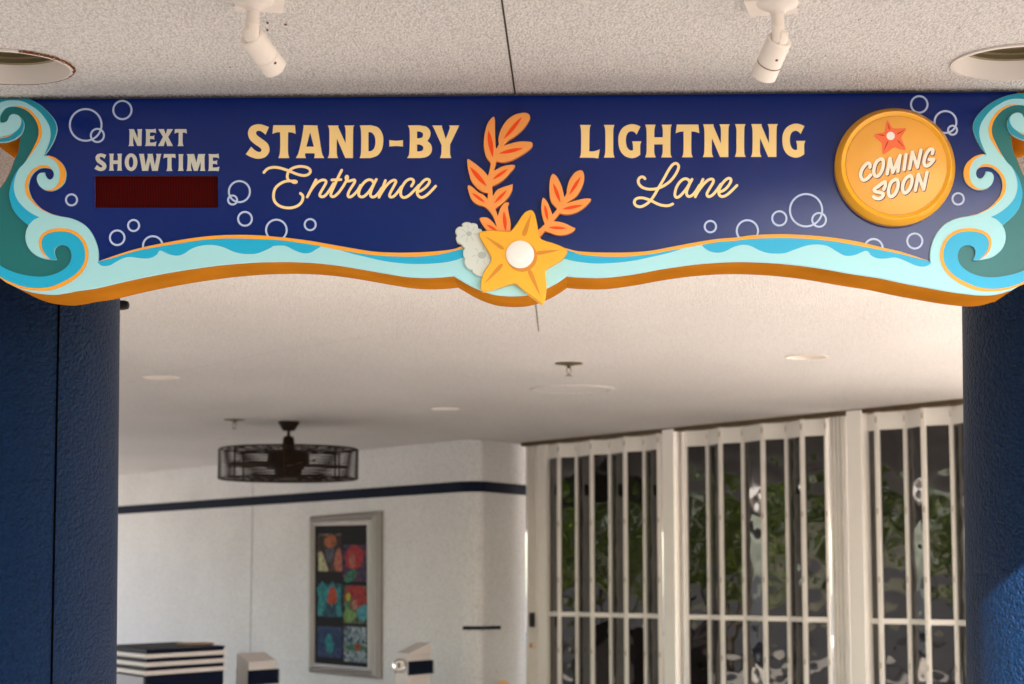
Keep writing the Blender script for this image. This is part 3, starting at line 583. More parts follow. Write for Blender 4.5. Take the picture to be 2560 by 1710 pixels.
sw = [[Ssm], [[(341, 550, c), (421, 550, c), (421, 554, c), (413, 590), (412, 660, c), (487, 660, c), (487, 590), (478, 554, c), (478, 550, c), (556, 550, c), (556, 554, c), (547, 590), (547, 790), (557, 822, c), (557, 826, c), (475, 826, c), (475, 822, c), (484, 790), (485, 717, c), (410, 717, c), (412, 790), (424, 822, c), (424, 826, c), (340, 826, c), (340, 822, c), (352, 790), (354, 590), (341, 554, c)]],
      [pcirc(703, 688, 103, 24, 144), pcirc(702, 688, 38, 24, 88)],
      [[(828, 552, c), (915, 552, c), (913, 565, c), (940, 742, c), (978, 592, c), (972, 556, c), (972, 552, c), (1058, 552, c), (1056, 565, c), (1090, 742, c), (1122, 592, c), (1113, 556, c), (1113, 552, c), (1200, 552, c), (1188, 580), (1141, 815, c), (1142, 829, c), (1045, 829, c), (1045, 818, c), (1012, 675, c), (984, 815, c), (985, 829, c), (882, 829, c), (882, 815, c), (842, 590)]],
      [[(1240, 555, c), (1425, 555, c), (1432, 625, c), (1400, 612), (1364, 610, c), (1364, 770), (1378, 826, c), (1378, 831, c), (1283, 831, c), (1283, 826, c), (1296, 770), (1298, 610, c), (1265, 612), (1232, 625, c)]],
      [[(1477, 557, c), (1558, 557, c), (1558, 561, c), (1550, 600), (1549, 690), (1550, 790), (1560, 826, c), (1560, 830, c), (1469, 830, c), (1469, 826, c), (1480, 790), (1482, 690), (1482, 600), (1477, 561, c)]],
      [[(1612, 555, c), (1733, 555, c), (1768, 700, c), (1797, 575, c), (1797, 555, c), (1915, 555, c), (1915, 559, c), (1903, 600), (1905, 790), (1917, 826, c), (1917, 830, c), (1828, 830, c), (1828, 826, c), (1840, 790), (1838, 680, c), (1790, 830, c), (1728, 830, c), (1683, 680, c), (1682, 790), (1697, 826, c), (1697, 830, c), (1605, 830, c), (1605, 826, c), (1620, 790), (1627, 600), (1612, 559, c)]],
      [[(1965, 555, c), (2080, 557), (2132, 548, c), (2140, 628, c), (2105, 612), (2038, 610, c), (2038, 667, c), (2078, 668), (2112, 657, c), (2106, 692), (2112, 727, c), (2078, 717), (2036, 717, c), (2036, 775, c), (2100, 773), (2147, 760, c), (2132, 836, c), (2080, 829), (1960, 831, c), (1960, 827, c), (1972, 790), (1975, 600), (1965, 559, c)]]]
word("lettering", [[ZO(l) for l in g_] for g_ in sw], M_grey, "grey cream lettering reading SHOWTIME")

def script(strokes, blobs, wpx, label):
    mb = MB(); o = .0090
    for i, s in enumerate(strokes): ribbon(mb, s, wpx, o, .0006); o -= .00013
    for (pts) in blobs: plate(mb, [smooth(pts)], o, 0); o -= .0001
    return tag(mb.mk("script_lettering", M_creamS, sign), label)
def ell(cx, cy, rx, ry, a, n=20):
    return [(cx + rx * math.cos(t) * math.cos(a) - ry * math.sin(t) * math.sin(a), cy + rx * math.cos(t) * math.sin(a) + ry * math.sin(t) * math.cos(a)) for t in [2 * math.pi * k / n for k in range(n)]]
ent = [ZP([(178, 282), (230, 222), (300, 182), (400, 165), (500, 172), (600, 196), (730, 240), (850, 290), (960, 330), (1080, 350), (1170, 330), (1222, 280), (1220, 220), (1160, 172), (1060, 148), (960, 148), (860, 172), (780, 215), (730, 270), (708, 340), (708, 400), (735, 455)]),
       ZP([(880, 490), (800, 475), (730, 473), (640, 490), (540, 540), (450, 620), (408, 710), (396, 800), (402, 880), (435, 955), (505, 1020), (600, 1063), (700, 1080), (800, 1078), (900, 1052), (980, 1005), (1040, 930), (1060, 850), (1048, 795), (1003, 752)]),
       ZP([(1355, 447, 1), (1157, 835, 1)]), ZP([(1170, 810), (1260, 650), (1370, 520), (1470, 460), (1545, 452), (1582, 487), (1560, 555), (1500, 660), (1450, 750), (1440, 800), (1475, 830), (1540, 818), (1610, 750), (1680, 650), (1750, 530)]),
       ZP([(1935, 230), (1840, 420), (1760, 600), (1702, 730), (1690, 795), (1722, 828), (1785, 810), (1870, 730), (1960, 605), (2040, 470)]), ZP([(1712, 450, 1), (1918, 442, 1)]),
       ZQ([(66, 360), (70, 400), (120, 400), (190, 383), (240, 372), (256, 398), (238, 450), (180, 540), (120, 640), (92, 730), (115, 773), (170, 765), (240, 710), (320, 620), (390, 500)]),
       ZQ([(690, 440), (670, 395), (630, 372), (575, 370), (505, 405), (430, 485), (370, 590), (345, 690), (355, 745), (400, 772), (460, 765), (530, 710), (600, 630), (670, 520), (758, 362)]),
       ZQ([(755, 370), (700, 480), (640, 620), (620, 710), (640, 765), (690, 775), (750, 745), (820, 665), (890, 560)]), ZQ([(972, 388, 1), (822, 780, 1)]),
       ZQ([(835, 750), (900, 640), (980, 525), (1060, 440), (1130, 392), (1188, 378), (1218, 405), (1208, 450), (1160, 540), (1100, 650), (1068, 730), (1085, 772), (1130, 775), (1190, 740), (1260, 660), (1350, 530)]),
       ZQ([(1583, 518), (1625, 450), (1635, 395), (1600, 358), (1540, 355), (1460, 400), (1390, 490), (1340, 600), (1330, 690), (1345, 750), (1390, 785), (1450, 780), (1530, 735), (1620, 650), (1760, 500)]),
       ZQ([(1720, 648), (1800, 630), (1890, 570), (1970, 490), (2008, 420), (2000, 375), (1950, 355), (1890, 380), (1820, 450), (1760, 530), (1725, 620), (1720, 690), (1750, 750), (1810, 785), (1890, 765), (1980, 700), (2065, 615), (2152, 520)])]
script(ent, [ZP(ell(868, 490, 78, 50, .12)), ZP(ell(2050, 400, 50, 66, .1))], 6.9, "pale yellow script reading Entrance")
lan = [ZR([(343, 378), (318, 350), (280, 340), (232, 365), (208, 420), (225, 490), (290, 553), (400, 588), (520, 590), (620, 568), (740, 512), (860, 422), (950, 310), (1010, 200), (1025, 120), (990, 75), (940, 72), (880, 122), (810, 225), (720, 390), (620, 560), (540, 700), (455, 820), (370, 895), (280, 940), (210, 942), (150, 910), (128, 855), (150, 800), (210, 770), (300, 768), (400, 795), (470, 822), (560, 870), (660, 910), (770, 925), (840, 918), (905, 890)]),
       ZR([(1245, 440), (1222, 400), (1165, 378), (1100, 400), (1030, 470), (975, 570), (950, 680), (955, 732), (985, 758), (1040, 738), (1110, 670), (1190, 570), (1295, 392)]),
       ZR([(1292, 400), (1240, 500), (1195, 610), (1185, 680), (1210, 730), (1260, 735), (1320, 695), (1380, 620), (1450, 510)]), ZR([(1518, 392, 1), (1362, 745, 1)]),
       ZR([(1375, 715), (1430, 620), (1520, 500), (1610, 415), (1680, 385), (1725, 400), (1725, 450), (1680, 530), (1620, 630), (1597, 690), (1615, 735), (1665, 735), (1730, 690), (1800, 605), (1880, 490)]),
       ZR([(1850, 648), (1930, 618), (2010, 550), (2070, 460), (2085, 400), (2055, 370), (2000, 385), (1930, 450), (1870, 540), (1838, 620), (1840, 680), (1870, 728), (1930, 738), (2010, 700), (2100, 620), (2205, 515)])]
script(lan, [], 7.0, "pale yellow script reading Lane")

# ---- bubbles
bl = [(214.2, 312.2, 39.6), (243.5, 338.6, 16.4), (306, 275, 22.8), (178.8, 499.6, 13.8), (293, 594.3, 18.2), (334, 563.7, 13.8), (382, 615, 24.5), (598.5, 479, 26.3), (581.5, 500, 11.2), (612.5, 547, 17.2), (691, 575, 25.8), (775.5, 561.5, 13.8),
      (1776, 566.5, 14.2), (1868.5, 577, 26.5), (1948.4, 546, 17.8), (2015.2, 525.5, 40.4), (2047.8, 549.6, 17.2), (2298.2, 261, 20.6), (2363.7, 305, 27.3), (2381.3, 325.5, 11.2), (2395.4, 497.2, 14.2), (2287, 602.5, 18.8), (2184, 620, 22.5)]
mbs = MB()
for i, (x, y, r) in enumerate(bl):
    mb = MB(); q0 = pcirc(x, y, r + 2.4); q1 = pcirc(x, y, r - 2.4); off = .0092 - .0002 * (i % 3); v = [onsign(q, off) for q in q0] + [onsign(q, off) for q in q1]; n = len(q0)
    mb.add(v, [(k, (k + 1) % n, n + (k + 1) % n, n + k) for k in range(n)]).mk("bubble", M_bub, sign)

# ---- LED display
d4 = [onsign(p, .024) for p in disp]
mb = MB().add(d4, [(0, 1, 2, 3)]); dsp = tag(mb.mk("display", M_led, sign), "dark red unlit display window")
fr = [onsign(p, .0101) for p in disp]; v = fr + [onsign(p, .0245) for p in disp]
MB().add(v, [(i, (i + 1) % 4, 4 + (i + 1) % 4, 4 + i) for i in range(4)]).mk("display_recess", M_black, dsp)

# ---- coral, flowers, starfish
cor1 = [(610, 1755, c), (560, 1690), (515, 1612), (530, 1590), (570, 1583), (625, 1592), (685, 1640), (740, 1705, c), (700, 1590), (640, 1500), (570, 1440), (510, 1425), (450, 1395), (400, 1330), (370, 1240), (362, 1185), (376, 1163), (420, 1185), (500, 1255), (570, 1290), (620, 1342, c), (625, 1268, c), (560, 1255), (480, 1200), (410, 1110), (372, 990), (355, 870), (364, 822), (430, 860), (520, 930), (580, 985), (628, 1045, c), (650, 950), (662, 875, c), (610, 810), (580, 720), (570, 620), (585, 480), (620, 360), (675, 285), (706, 272), (716, 310), (718, 450), (728, 660), (738, 683, c), (768, 630, c), (763, 560), (790, 450), (860, 330), (960, 250), (1070, 218), (1140, 222), (1175, 258), (1165, 310), (1090, 420), (980, 520), (880, 590), (832, 650, c), (900, 625), (1000, 598), (1100, 590), (1190, 600), (1210, 632), (1170, 690), (1060, 770), (950, 830), (860, 862), (790, 865), (735, 852, c), (705, 977, c), (790, 930), (870, 905), (962, 898), (978, 918), (920, 990), (840, 1080), (760, 1140), (682, 1178, c), (690, 1305, c), (740, 1230), (820, 1190), (900, 1165), (950, 1148, c), (940, 1230), (890, 1320), (820, 1400), (722, 1470, c), (755, 1565, c), (790, 1460), (840, 1400), (878, 1388), (903, 1396), (885, 1440), (900, 1540), (922, 1640), (922, 1740), (930, 1800, c), (900, 1850, c), (650, 1850, c)]
cor2 = [(1285, 1750, c), (1368, 1672, c), (1340, 1590), (1322, 1480), (1330, 1370), (1352, 1328), (1400, 1380), (1440, 1470), (1470, 1550, c), (1528, 1472, c), (1450, 1380), (1428, 1250), (1435, 1100), (1460, 1030), (1490, 1018), (1540, 1070), (1590, 1180), (1625, 1322, c), (1652, 1270), (1660, 1200), (1695, 1090), (1760, 1000), (1830, 967), (1872, 992), (1885, 1080), (1850, 1200), (1780, 1310), (1710, 1362), (1652, 1402, c), (1750, 1370), (1850, 1345), (1930, 1336), (1976, 1350), (1930, 1410), (1850, 1480), (1750, 1530), (1650, 1547), (1565, 1532, c), (1478, 1635, c), (1550, 1640), (1640, 1665), (1730, 1710), (1768, 1728), (1720, 1780), (1620, 1815), (1520, 1815), (1430, 1785), (1370, 1765, c), (1300, 1850, c), (1200, 1900, c), (1150, 1850, c)]
veins1 = [((632, 450), (690, 795), 62), ((1070, 275), (835, 560), 52), ((1085, 682), (775, 750), 50), ((388, 925), (608, 1180), 58), ((888, 952), (690, 1090), 42), ((418, 1268), (588, 1392), 38), ((876, 1230), (708, 1402), 40), ((835, 1505), (858, 1765), 48), ((608, 1681), (745, 1760), 34)]
veins2 = [((1480, 1140), (1572, 1390), 46), ((1838, 1055), (1690, 1290), 44), ((1868, 1425), (1598, 1480), 42), ((1368, 1420), (1408, 1625), 42), ((1415, 1717), (1655, 1729), 38)]
for cc, vv in ((cor1, veins1), (cor2, veins2)):
    co = plate(MB(), [smooth(ZE(cc))], -.012, .024, .0012).mk("coral_branch", M_coral, sign, 35)
    for a, b2, w_ in vv: plate(MB(), [smooth(ZE(leaf(a, b2, w_)))], -.0124, 0).mk("leaf_vein", M_vein, co)
flow = [(290, 345, c), (285, 312), (330, 286), (385, 290), (402, 302, c), (440, 299), (485, 320), (497, 370, c), (540, 385), (580, 440), (720, 500, c), (720, 900, c), (600, 1000, c), (550, 1000), (480, 985), (430, 948), (420, 912, c), (395, 912), (345, 880), (313, 810), (325, 767, c), (303, 730), (300, 670), (320, 632, c), (300, 612), (275, 578, c), (225, 555), (205, 500), (220, 465, c), (201, 430), (205, 385), (240, 350)]
fl = plate(MB(), [smooth(ZF(flow))], -.016, .028, .0025).mk("carved_flowers", M_flower, sign, 35)
for (cx, cy, rx, ry, R1, k0) in ((378, 440, 38, 32, 150, 0), (548, 720, 56, 46, 175, .3)):
    plate(MB(), [ZF(pcirc(cx, cy, rx, 20, ry))], -.0166, 0).mk("flower_centre", M_fline, fl)
    mb = MB()
    for k in range(7):
        a = k0 + 2 * math.pi * k / 7; ca, sa = math.cos(a), math.sin(a)
        ribbon(mb, ZF([(cx + ca * rx * 1.4, cy + sa * ry * 1.4), (cx + ca * R1 * .55 - sa * 10, cy + sa * R1 * .55 + ca * 10), (cx + ca * R1 * .75, cy + sa * R1 * .75)]), 1.3, -.0163, .0001, 4, False)
    mb.mk("petal_lines", M_fline, fl)
starp = [(1145, 140), (1180, 128), (1215, 142), (1245, 200), (1265, 290), (1283, 390), (1292, 445), (1308, 490), (1350, 522), (1450, 553), (1550, 588), (1620, 622), (1658, 656), (1655, 690), (1600, 765), (1500, 830), (1410, 882), (1380, 915), (1377, 980), (1390, 1080), (1385, 1200), (1365, 1310), (1340, 1348), (1310, 1340), (1220, 1275), (1100, 1180), (1010, 1105), (970, 1088), (920, 1092), (800, 1130), (650, 1175), (570, 1185), (535, 1165), (530, 1110), (550, 1000), (600, 900), (650, 830), (668, 760), (640, 690), (570, 580), (520, 480), (507, 435), (530, 412), (620, 398), (720, 395), (830, 408), (900, 410), (935, 392), (1000, 310), (1070, 205), (1120, 152)]
st = plate(MB(), [smooth(ZF(starp))], -.032, .044, .0025).mk("carved_starfish", M_star, sign, 35)
mb = MB()
for k, (a, b2, w_) in enumerate((((1192, 180), (1092, 468), 62), ((588, 472), (830, 640), 48), ((573, 1100), (815, 838), 52), ((1316, 1262), (1160, 905), 58), ((1575, 652), (1240, 700), 50))):
    plate(MB(), [smooth(ZF(leaf(a, b2, w_, 1)))], -.0324, 0).mk("crease", M_crease, st)
plate(MB(), [ZF(pcirc(1072, 742, 197, 40))], -.0327, 0).mk("pearl_shadow", M_crease, st)
pc = onsign(ZF([(1047, 715)])[0], -.032); r = 183 / 5.2275 / F * 6.05
MB().lathe([(r, -.001), (r, .006), (r * .92, .008), (r * .5, .010), (r * .05, .0105)], pc, axis=-SN, n=48, cap=(False, True)).mk("pearl", M_pearl, st, 50)

# ---- medallion
mc = onsign((2240.5, 413), -.038) + SN * .048; mr_ = 151.0 / F * 6.0
med = MB().lathe([(mr_, 0), (mr_, .026), (mr_ * .996, .028), (mr_ * .915, .0525), (mr_ * .905, .0532), (mr_ * .895, .0530), (mr_ * .842, .0470), (mr_ * .836, .0470)], mc, axis=-SN, n=96, cap=(False, False)).mk("medallion", M_gold, sign, 18)
off_m = .010 - .049
face = MB().lathe([(mr_ * .8335, .040), (mr_ * .8335, .0485), (mr_ * .82, .0495), (mr_ * .4, .0505), (mr_ * .02, .0505)], mc, axis=-SN, n=96, cap=(False, True)).mk("medallion_face", M_goldf, med, 30)
MB().lathe([(mr_ * .838, .0470), (mr_ * .832, .0470)], mc, axis=-SN, n=96, cap=(False, False)).mk("groove", M_black, med)
offm = .010 - .0512
sst = [(688, 266), (712, 290), (745, 345), (800, 353), (880, 350), (893, 362), (865, 410), (843, 455), (860, 500), (888, 570), (880, 588), (820, 580), (762, 563), (700, 605), (652, 634), (636, 622), (632, 570), (625, 515), (590, 480), (550, 440), (553, 415), (610, 405), (655, 390), (670, 340), (680, 280)]
s2 = plate(MB(), [smooth(ZI(sst))], offm, 0).mk("small_starfish", M_redst, face)
mb = MB()
for a, b2 in (((690, 285), (715, 365)), ((882, 367), (795, 415)), ((878, 565), (800, 480)), ((646, 605), (697, 492)), ((573, 415), (658, 432))): plate(MB(), [smooth(ZI(leaf(a, b2, 15, 1)))], offm - .0002, 0).mk("crease", M_redln, face)
mb = MB(); plate(mb, [ZI(pcirc(726, 435, 45, 30))], offm - .0004, 0); mb.mk("pearl", M_pearl, face)
cs = [[(478, 680), (480, 622), (435, 590), (370, 640), (300, 740), (275, 850), (300, 930), (350, 962), (430, 920), (492, 850)],
      [(705, 500), (625, 560), (575, 680), (562, 790), (590, 865), (640, 880), (710, 810), (758, 690), (772, 570), (742, 505), (690, 508)],
      [(915, 490, 1), (850, 825, 1)], [(915, 490, 1), (975, 790, 1)], [(975, 790, 1), (1135, 425, 1)], [(1135, 425, 1), (1085, 770, 1)],
      [(1265, 405, 1), (1218, 735, 1)], [(1405, 355, 1), (1340, 710, 1)], [(1405, 355, 1), (1510, 680, 1)], [(1510, 680, 1), (1590, 310, 1)],
      [(1838, 385), (1848, 305), (1795, 285), (1730, 350), (1675, 470), (1655, 580), (1682, 645), (1740, 648), (1810, 590), (1865, 522)], [(1770, 512, 1), (1870, 510, 1)],
      [(780, 1160), (812, 1085), (812, 1005), (755, 1022), (660, 1095), (575, 1160), (592, 1208), (690, 1230), (765, 1262), (748, 1325), (680, 1365), (600, 1355), (555, 1322)],
      [(1035, 945), (950, 1000), (898, 1110), (882, 1220), (905, 1305), (950, 1320), (1030, 1250), (1080, 1130), (1092, 1010), (1060, 945), (1010, 955)],
      [(1340, 868), (1260, 922), (1205, 1030), (1188, 1140), (1210, 1225), (1255, 1240), (1330, 1170), (1382, 1050), (1396, 930), (1365, 866), (1320, 875)],
      [(1535, 835, 1), (1465, 1185, 1)], [(1535, 835, 1), (1645, 1160, 1)], [(1645, 1160, 1), (1722, 795, 1)]]
for nm, m_, dx, o0 in (("letter_shadow", M_purp, 17, offm - .0002), ("lettering", M_wht, 0, offm - .0024)):
    mb = MB(); o = o0
    for s_ in cs: ribbon(mb, ZS([(p[0] + dx, p[1] + dx * .9) + tuple(p[2:]) for p in s_]), 8.6, o, .00006); o -= .00007
    x_ = mb.mk(nm, m_, face)
    if not dx: tag(x_, "cream brush lettering reading COMING SOON")

# ------------------------------------------------------------------ columns
def column(edge_top, side, lab, seam=None):
    Yc = 7.05; r0 = .46
    ex = at_y(edge_top, Yc - .02).x
    cx = ex - side * (-r0) if side > 0 else ex - r0
    t = thing("column", (cx, Yc, 0), lab, "column", "navy stucco porch columns")
    zt = 2.74; prof = []
    for k in range(9):
        z = zt * k / 8; prof.append((r0 + .014 * (1.5 - z), z))
    MB().lathe(prof, (cx, Yc, 0), n=96).mk("shaft", M_col, t, 40)
    MB().lathe([(r0 - .09, zt - .01), (r0 - .09, CEIL - .003)], (cx, Yc, 0), n=64).mk("capital", M_ceil, t, 40)
    if seam:
        p = at_y(seam[0], Yc - r0 * .9); a = math.atan2(-math.sqrt(max(0, r0 ** 2 - (p.x - cx) ** 2)), p.x - cx)
        v = []; f = []
        for k in range(9):
            z = zt * k / 8; rr = r0 + .014 * (1.5 - z) + .002
            for da in (-.009, .009): v.append((cx + rr * math.cos(a + da), Yc + rr * math.sin(a + da), z))
        for k in range(8): f.append((2 * k, 2 * k + 1, 2 * k + 3, 2 * k + 2))
        MB().add(v, f).mk("seam", mat("dark column seam", (.001, .001, .0015), 1, spec=0.), t)
    return t
column((302, 760), -1, "dark navy textured column under the NEXT SHOWTIME end of the sign, with a vertical seam", [(138, 770)])
column((2405, 770), 1, "navy textured column under the medallion end of the sign, sunlit at its foot")
p = at_y((303, 763), 7.2)
MB().lathe([(.004, -.03), (.014, -.026), (.018, -.01), (.018, .05)], p + Vector((.0, 0, 0)), axis=(-1, 0, 0), n=24).mk("wall_fitting", M_black, None, 40, loc=p)
tag(bpy.data.objects["wall_fitting"], "small black rounded fitting sticking out beside the left navy column top", "fitting")

# ------------------------------------------------------------------ far walls
def ceil_pt(px, py): p = on_z((px, py), CEIL); return Vector((p.x, p.y, 0))
WA = ceil_pt(1170, 1097.5); WB = ceil_pt(298, 1187); d = (WB - WA).normalized()
WC = ceil_pt(1212, 1098.5); WD = Vector((.15, 21.75, 0))
W0 = WA + d * 26
plan = [W0, WA + d * .15]
for k in range(1, 8):
    t = k / 8; a_ = WA + d * .15; m_ = WA.lerp(WC, .5) + Vector((0.03, -.06, 0)); plan.append(a_ * (1 - t) ** 2 + m_ * 2 * t * (1 - t) + WC * t * t)
plan += [WC, WD]
def wallstrip(mb, plan, z0, z1, out=0., th=.3):
    n = len(plan); nr = []
    for i in range(n):
        a, b2 = plan[max(0, i - 1)], plan[min(n - 1, i + 1)]; dd = (b2 - a).normalized(); nr.append(Vector((dd.y, -dd.x, 0)))
    f_ = [p + q * out for p, q in zip(plan, nr)]; k_ = [p - q * th for p, q in zip(plan, nr)]
    v = [];
    for p, q in zip(f_, k_): v += [(p.x, p.y, z0), (p.x, p.y, z1), (q.x, q.y, z1), (q.x, q.y, z0)]
    f = []
    for i in range(n - 1):
        a = 4 * i; b2 = a + 4
        for j in range(4): f.append((a + j, b2 + j, b2 + (j + 1) % 4, a + (j + 1) % 4))
    f += [(0, 1, 2, 3), tuple(4 * (n - 1) + j for j in (3, 2, 1, 0))]
    return mb.add(v, f)
wall = thing("stucco_wall", WA, "pale stucco wall with a dark painted band behind the caged fan", "wall")
wallstrip(MB(), plan, 0, CEIL - .002).mk("wall", M_wall, wall, 50)
zb = 1.6 + (1455 - 1218) / F * WA.y
band = wallstrip(MB(), plan, zb - .056, zb + .056, .006, .01).mk("painted_band", M_navyt, wall, 50)
WN = Vector((d.y, -d.x, 0)) * -1
if WN.y > 0: WN = -WN
onwall = lambda px, off=0.: hit_plane(px, WA + WN * off, WN)
A = onwall((632, 1217), .004); s = d * .007
MB().add([A - s, A + s, Vector((A.x, A.y, 0)) + s, Vector((A.x, A.y, 0)) - s], [(0, 1, 2, 3)]).mk("seam", M_grout, wall)
A = onwall((632, 1217), .002); B = Vector((A.x, A.y, CEIL - .01)); MB().add([A - s * .6, A + s * .6, B + s * .6, B - s * .6], [(0, 1, 2, 3)]).mk("seam", M_grout, wall)
# dark bar over the corner
pa = onwall((1157, 1570), .02); pb = at_y((1247, 1570), WC.y + .2)
pl = [pa, (pa + pb) / 2 + Vector((.0, -.10, 0)), pb]
mb = wallstrip(MB(), [Vector((q.x, q.y, 0)) for q in pl], pa.z - .018, pa.z + .018, .03, .01)
o = mb.mk("wall_bar", M_navyt, None, None, loc=pa); tag(o, "short dark bar fixed across the rounded wall corner beside the doors", "bar")
p = at_y((1257, 1712), WC.y + .05)
o = MB().box(p, (.055, .03, .035)).box(p + Vector((0, -.02, .04)), (.045, .02, .006)).mk("wall_box", mat("tan box", (.55, .36, .18), .5), None, None, loc=p); tag(o, "small tan box low on the wall left of the doors", "box")

# ------------------------------------------------------------------ poster
PO = onwall((864, 1480), .0)
post = thing("framed_poster", PO, "tall silver framed dark poster of coloured shapes on the stucco wall", "poster")
off_o, off_i = .035, .07
oc = [onwall(q, .03) for q in ((777, 1291), (953, 1278), (951, 1698), (775, 1681))]
ic = [onwall(q, .045) for q in ((787.5, 1315), (917, 1312), (919, 1669), (786, 1658))]
def lerp4(a, b2, t): return [x.lerp(y, t) for x, y in zip(a, b2)]
rings = [[q - WN * .03 for q in oc], oc, [q + WN * .03 for q in lerp4(oc, ic, .22)], [q + WN * .034 for q in lerp4(oc, ic, .45)], [q + WN * .012 for q in lerp4(oc, ic, .62)], [q + WN * .012 for q in lerp4(oc, ic, .8)], lerp4(oc, ic, 1.0), [q - WN * .012 for q in ic]]
v = [p for r_ in rings for p in r_]; f = []
for i in range(len(rings) - 1):
    for k in range(4): f.append((4 * i + k, 4 * i + (k + 1) % 4, 4 * i + 4 + (k + 1) % 4, 4 * i + 4 + k))
MB().add(v, f).mk("frame", M_silver, post)
bd = [q - WN * .010 for q in ic]
board = MB().add(bd, [(0, 1, 2, 3)]).mk("picture", mat("poster black", (.004, .004, .006), .5, spec=.04), post)
def uvp(u, v_, o_): a = bd[0].lerp(bd[1], u); b2 = bd[3].lerp(bd[2], u); return a.lerp(b2, v_) + WN * o_
def patch(name, poly, rgb, o_):
    sm = smooth(poly, True, 4); vs = [uvp(p[0], p[1], o_) for p in sm]; tr = tessellate_polygon([[Vector((p[0], p[1], 0)) for p in sm]])
    return (vs, [tuple(t) for t in tr], rgb)
def pmat(name, sc, cols, off):
    m = bpy.data.materials.new(name); m.use_nodes = True; t = m.node_tree; N = t.nodes; L = t.links; b = N['Principled BSDF']; b.inputs['Roughness'].default_value = .5; b.inputs['Specular IOR Level'].default_value = .05
    tc = N.new('ShaderNodeTexCoord'); no = N.new('ShaderNodeTexNoise'); no.inputs['Scale'].default_value = sc; no.inputs['Detail'].default_value = 1.5; no.inputs['Distortion'].default_value = 1.6
    mp = N.new('ShaderNodeMapping'); mp.inputs['Location'].default_value = (off, off * .7, off * 1.3); L.new(tc.outputs['Object'], mp.inputs[0]); L.new(mp.outputs[0], no.inputs['Vector'])
    cr = N.new('ShaderNodeValToRGB'); cr.color_ramp.interpolation = 'CONSTANT'; e = cr.color_ramp.elements
    e[0].position = 0; e[0].color = (*cols[0], 1); e[1].position = .42; e[1].color = (*cols[1], 1)
    for k, c_ in enumerate(cols[2:]): q = e.new(.48 + .06 * k); q.color = (*c_, 1)
    L.new(no.outputs[0], cr.inputs[0]); L.new(cr.outputs[0], b.inputs['Base Color']); return m
for i, (u0, v0, u1, v1, cols) in enumerate(((.04, .06, .50, .33, ((.02, .015, .015), (.06, .03, .025), (.18, .08, .05), (.05, .05, .06), (.30, .22, .12))),
        (.54, .14, .97, .40, ((.006, .008, .03), (.01, .012, .045), (.02, .02, .06), (.16, .02, .03), (.01, .02, .05))),
        (.04, .42, .52, .66, ((.006, .03, .05), (.01, .05, .10), (.004, .01, .02), (.02, .15, .18), (.01, .02, .04))),
        (.55, .43, .97, .70, ((.02, .03, .02), (.05, .10, .04), (.15, .03, .02), (.06, .16, .10), (.02, .05, .06))),
        (.04, .73, .52, .95, ((.008, .012, .06), (.02, .02, .09), (.01, .07, .12), (.05, .02, .08), (.01, .03, .07))),
        (.55, .72, .97, .97, ((.02, .05, .08), (.07, .10, .13), (.18, .22, .24), (.30, .34, .36), (.05, .10, .14))))):
    vs = [uvp(u0, v0, .0003), uvp(u1, v0, .0003), uvp(u1, v1, .0003), uvp(u0, v1, .0003)]
    MB().add(vs, [(0, 1, 2, 3)]).mk("picture_panel", pmat("poster panel %d" % i, 13, cols, i * 3.1), board)
PP = [([(.05, .07, c), (.50, .07, c), (.50, .33, c), (.05, .33, c)], (.035, .022, .02)),
      ([(.06, .33, c), (.06, .20), (.12, .19), (.20, .26), (.26, .33, c)], (.55, .52, .30)),
      ([(.18, .09), (.36, .07), (.42, .12), (.34, .16), (.2, .15)], (.45, .13, .05)), ([(.2, .17), (.36, .16), (.36, .24), (.26, .27), (.2, .22)], (.10, .10, .13)),
      ([(.36, .33, c), (.38, .22), (.46, .16), (.52, .22), (.52, .33, c)], (.50, .16, .11)), ([(.28, .33, c), (.34, .25), (.4, .33, c)], (.12, .05, .05)),
      ([(.60, .30), (.62, .18), (.78, .14), (.92, .19), (.90, .27), (.80, .31)], (.42, .03, .04)), ([(.66, .22), (.74, .2), (.78, .28), (.72, .31), (.66, .29)], (.45, .13, .10)),
      ([(.56, .39), (.64, .33), (.80, .32), (.76, .38), (.62, .41)], (.04, .22, .15)),
      ([(.04, .64), (.08, .52), (.02, .46), (.10, .44), (.14, .40), (.24, .45), (.34, .40), (.40, .46), (.50, .44), (.48, .56), (.52, .64), (.42, .65), (.40, .56), (.24, .55), (.14, .65)], (.03, .27, .30)),
      ([(.24, .55), (.28, .46), (.36, .44), (.42, .50), (.40, .56), (.30, .57)], (.50, .07, .03)),
      ([(.56, .54), (.62, .44), (.78, .43), (.97, .45), (.97, .56), (.84, .59), (.72, .52)], (.40, .035, .035)),
      ([(.60, .50), (.66, .48), (.68, .53), (.62, .54)], (.45, .48, .04)), ([(.56, .52), (.66, .60), (.80, .62), (.72, .68), (.60, .69), (.54, .64), (.60, .60)], (.20, .38, .12)),
      ([(.80, .60), (.97, .56), (.98, .66), (.86, .68)], (.08, .35, .42)), ([(.72, .54), (.80, .54), (.80, .60), (.74, .60)], (.50, .20, .15)),
      ([(.04, .78), (.16, .75), (.30, .74), (.42, .76), (.50, .82), (.40, .90), (.26, .93), (.12, .88)], (.02, .06, .16)),
      ([(.20, .88), (.22, .80), (.28, .78), (.34, .82), (.36, .90), (.28, .92)], (.02, .26, .30)), ([(.60, .86), (.76, .84), (.96, .86), (.94, .885), (.64, .89)], (.05, .22, .12)), ([(.76, .85), (.86, .84), (.86, .88), (.78, .88)], (.40, .05, .04))]
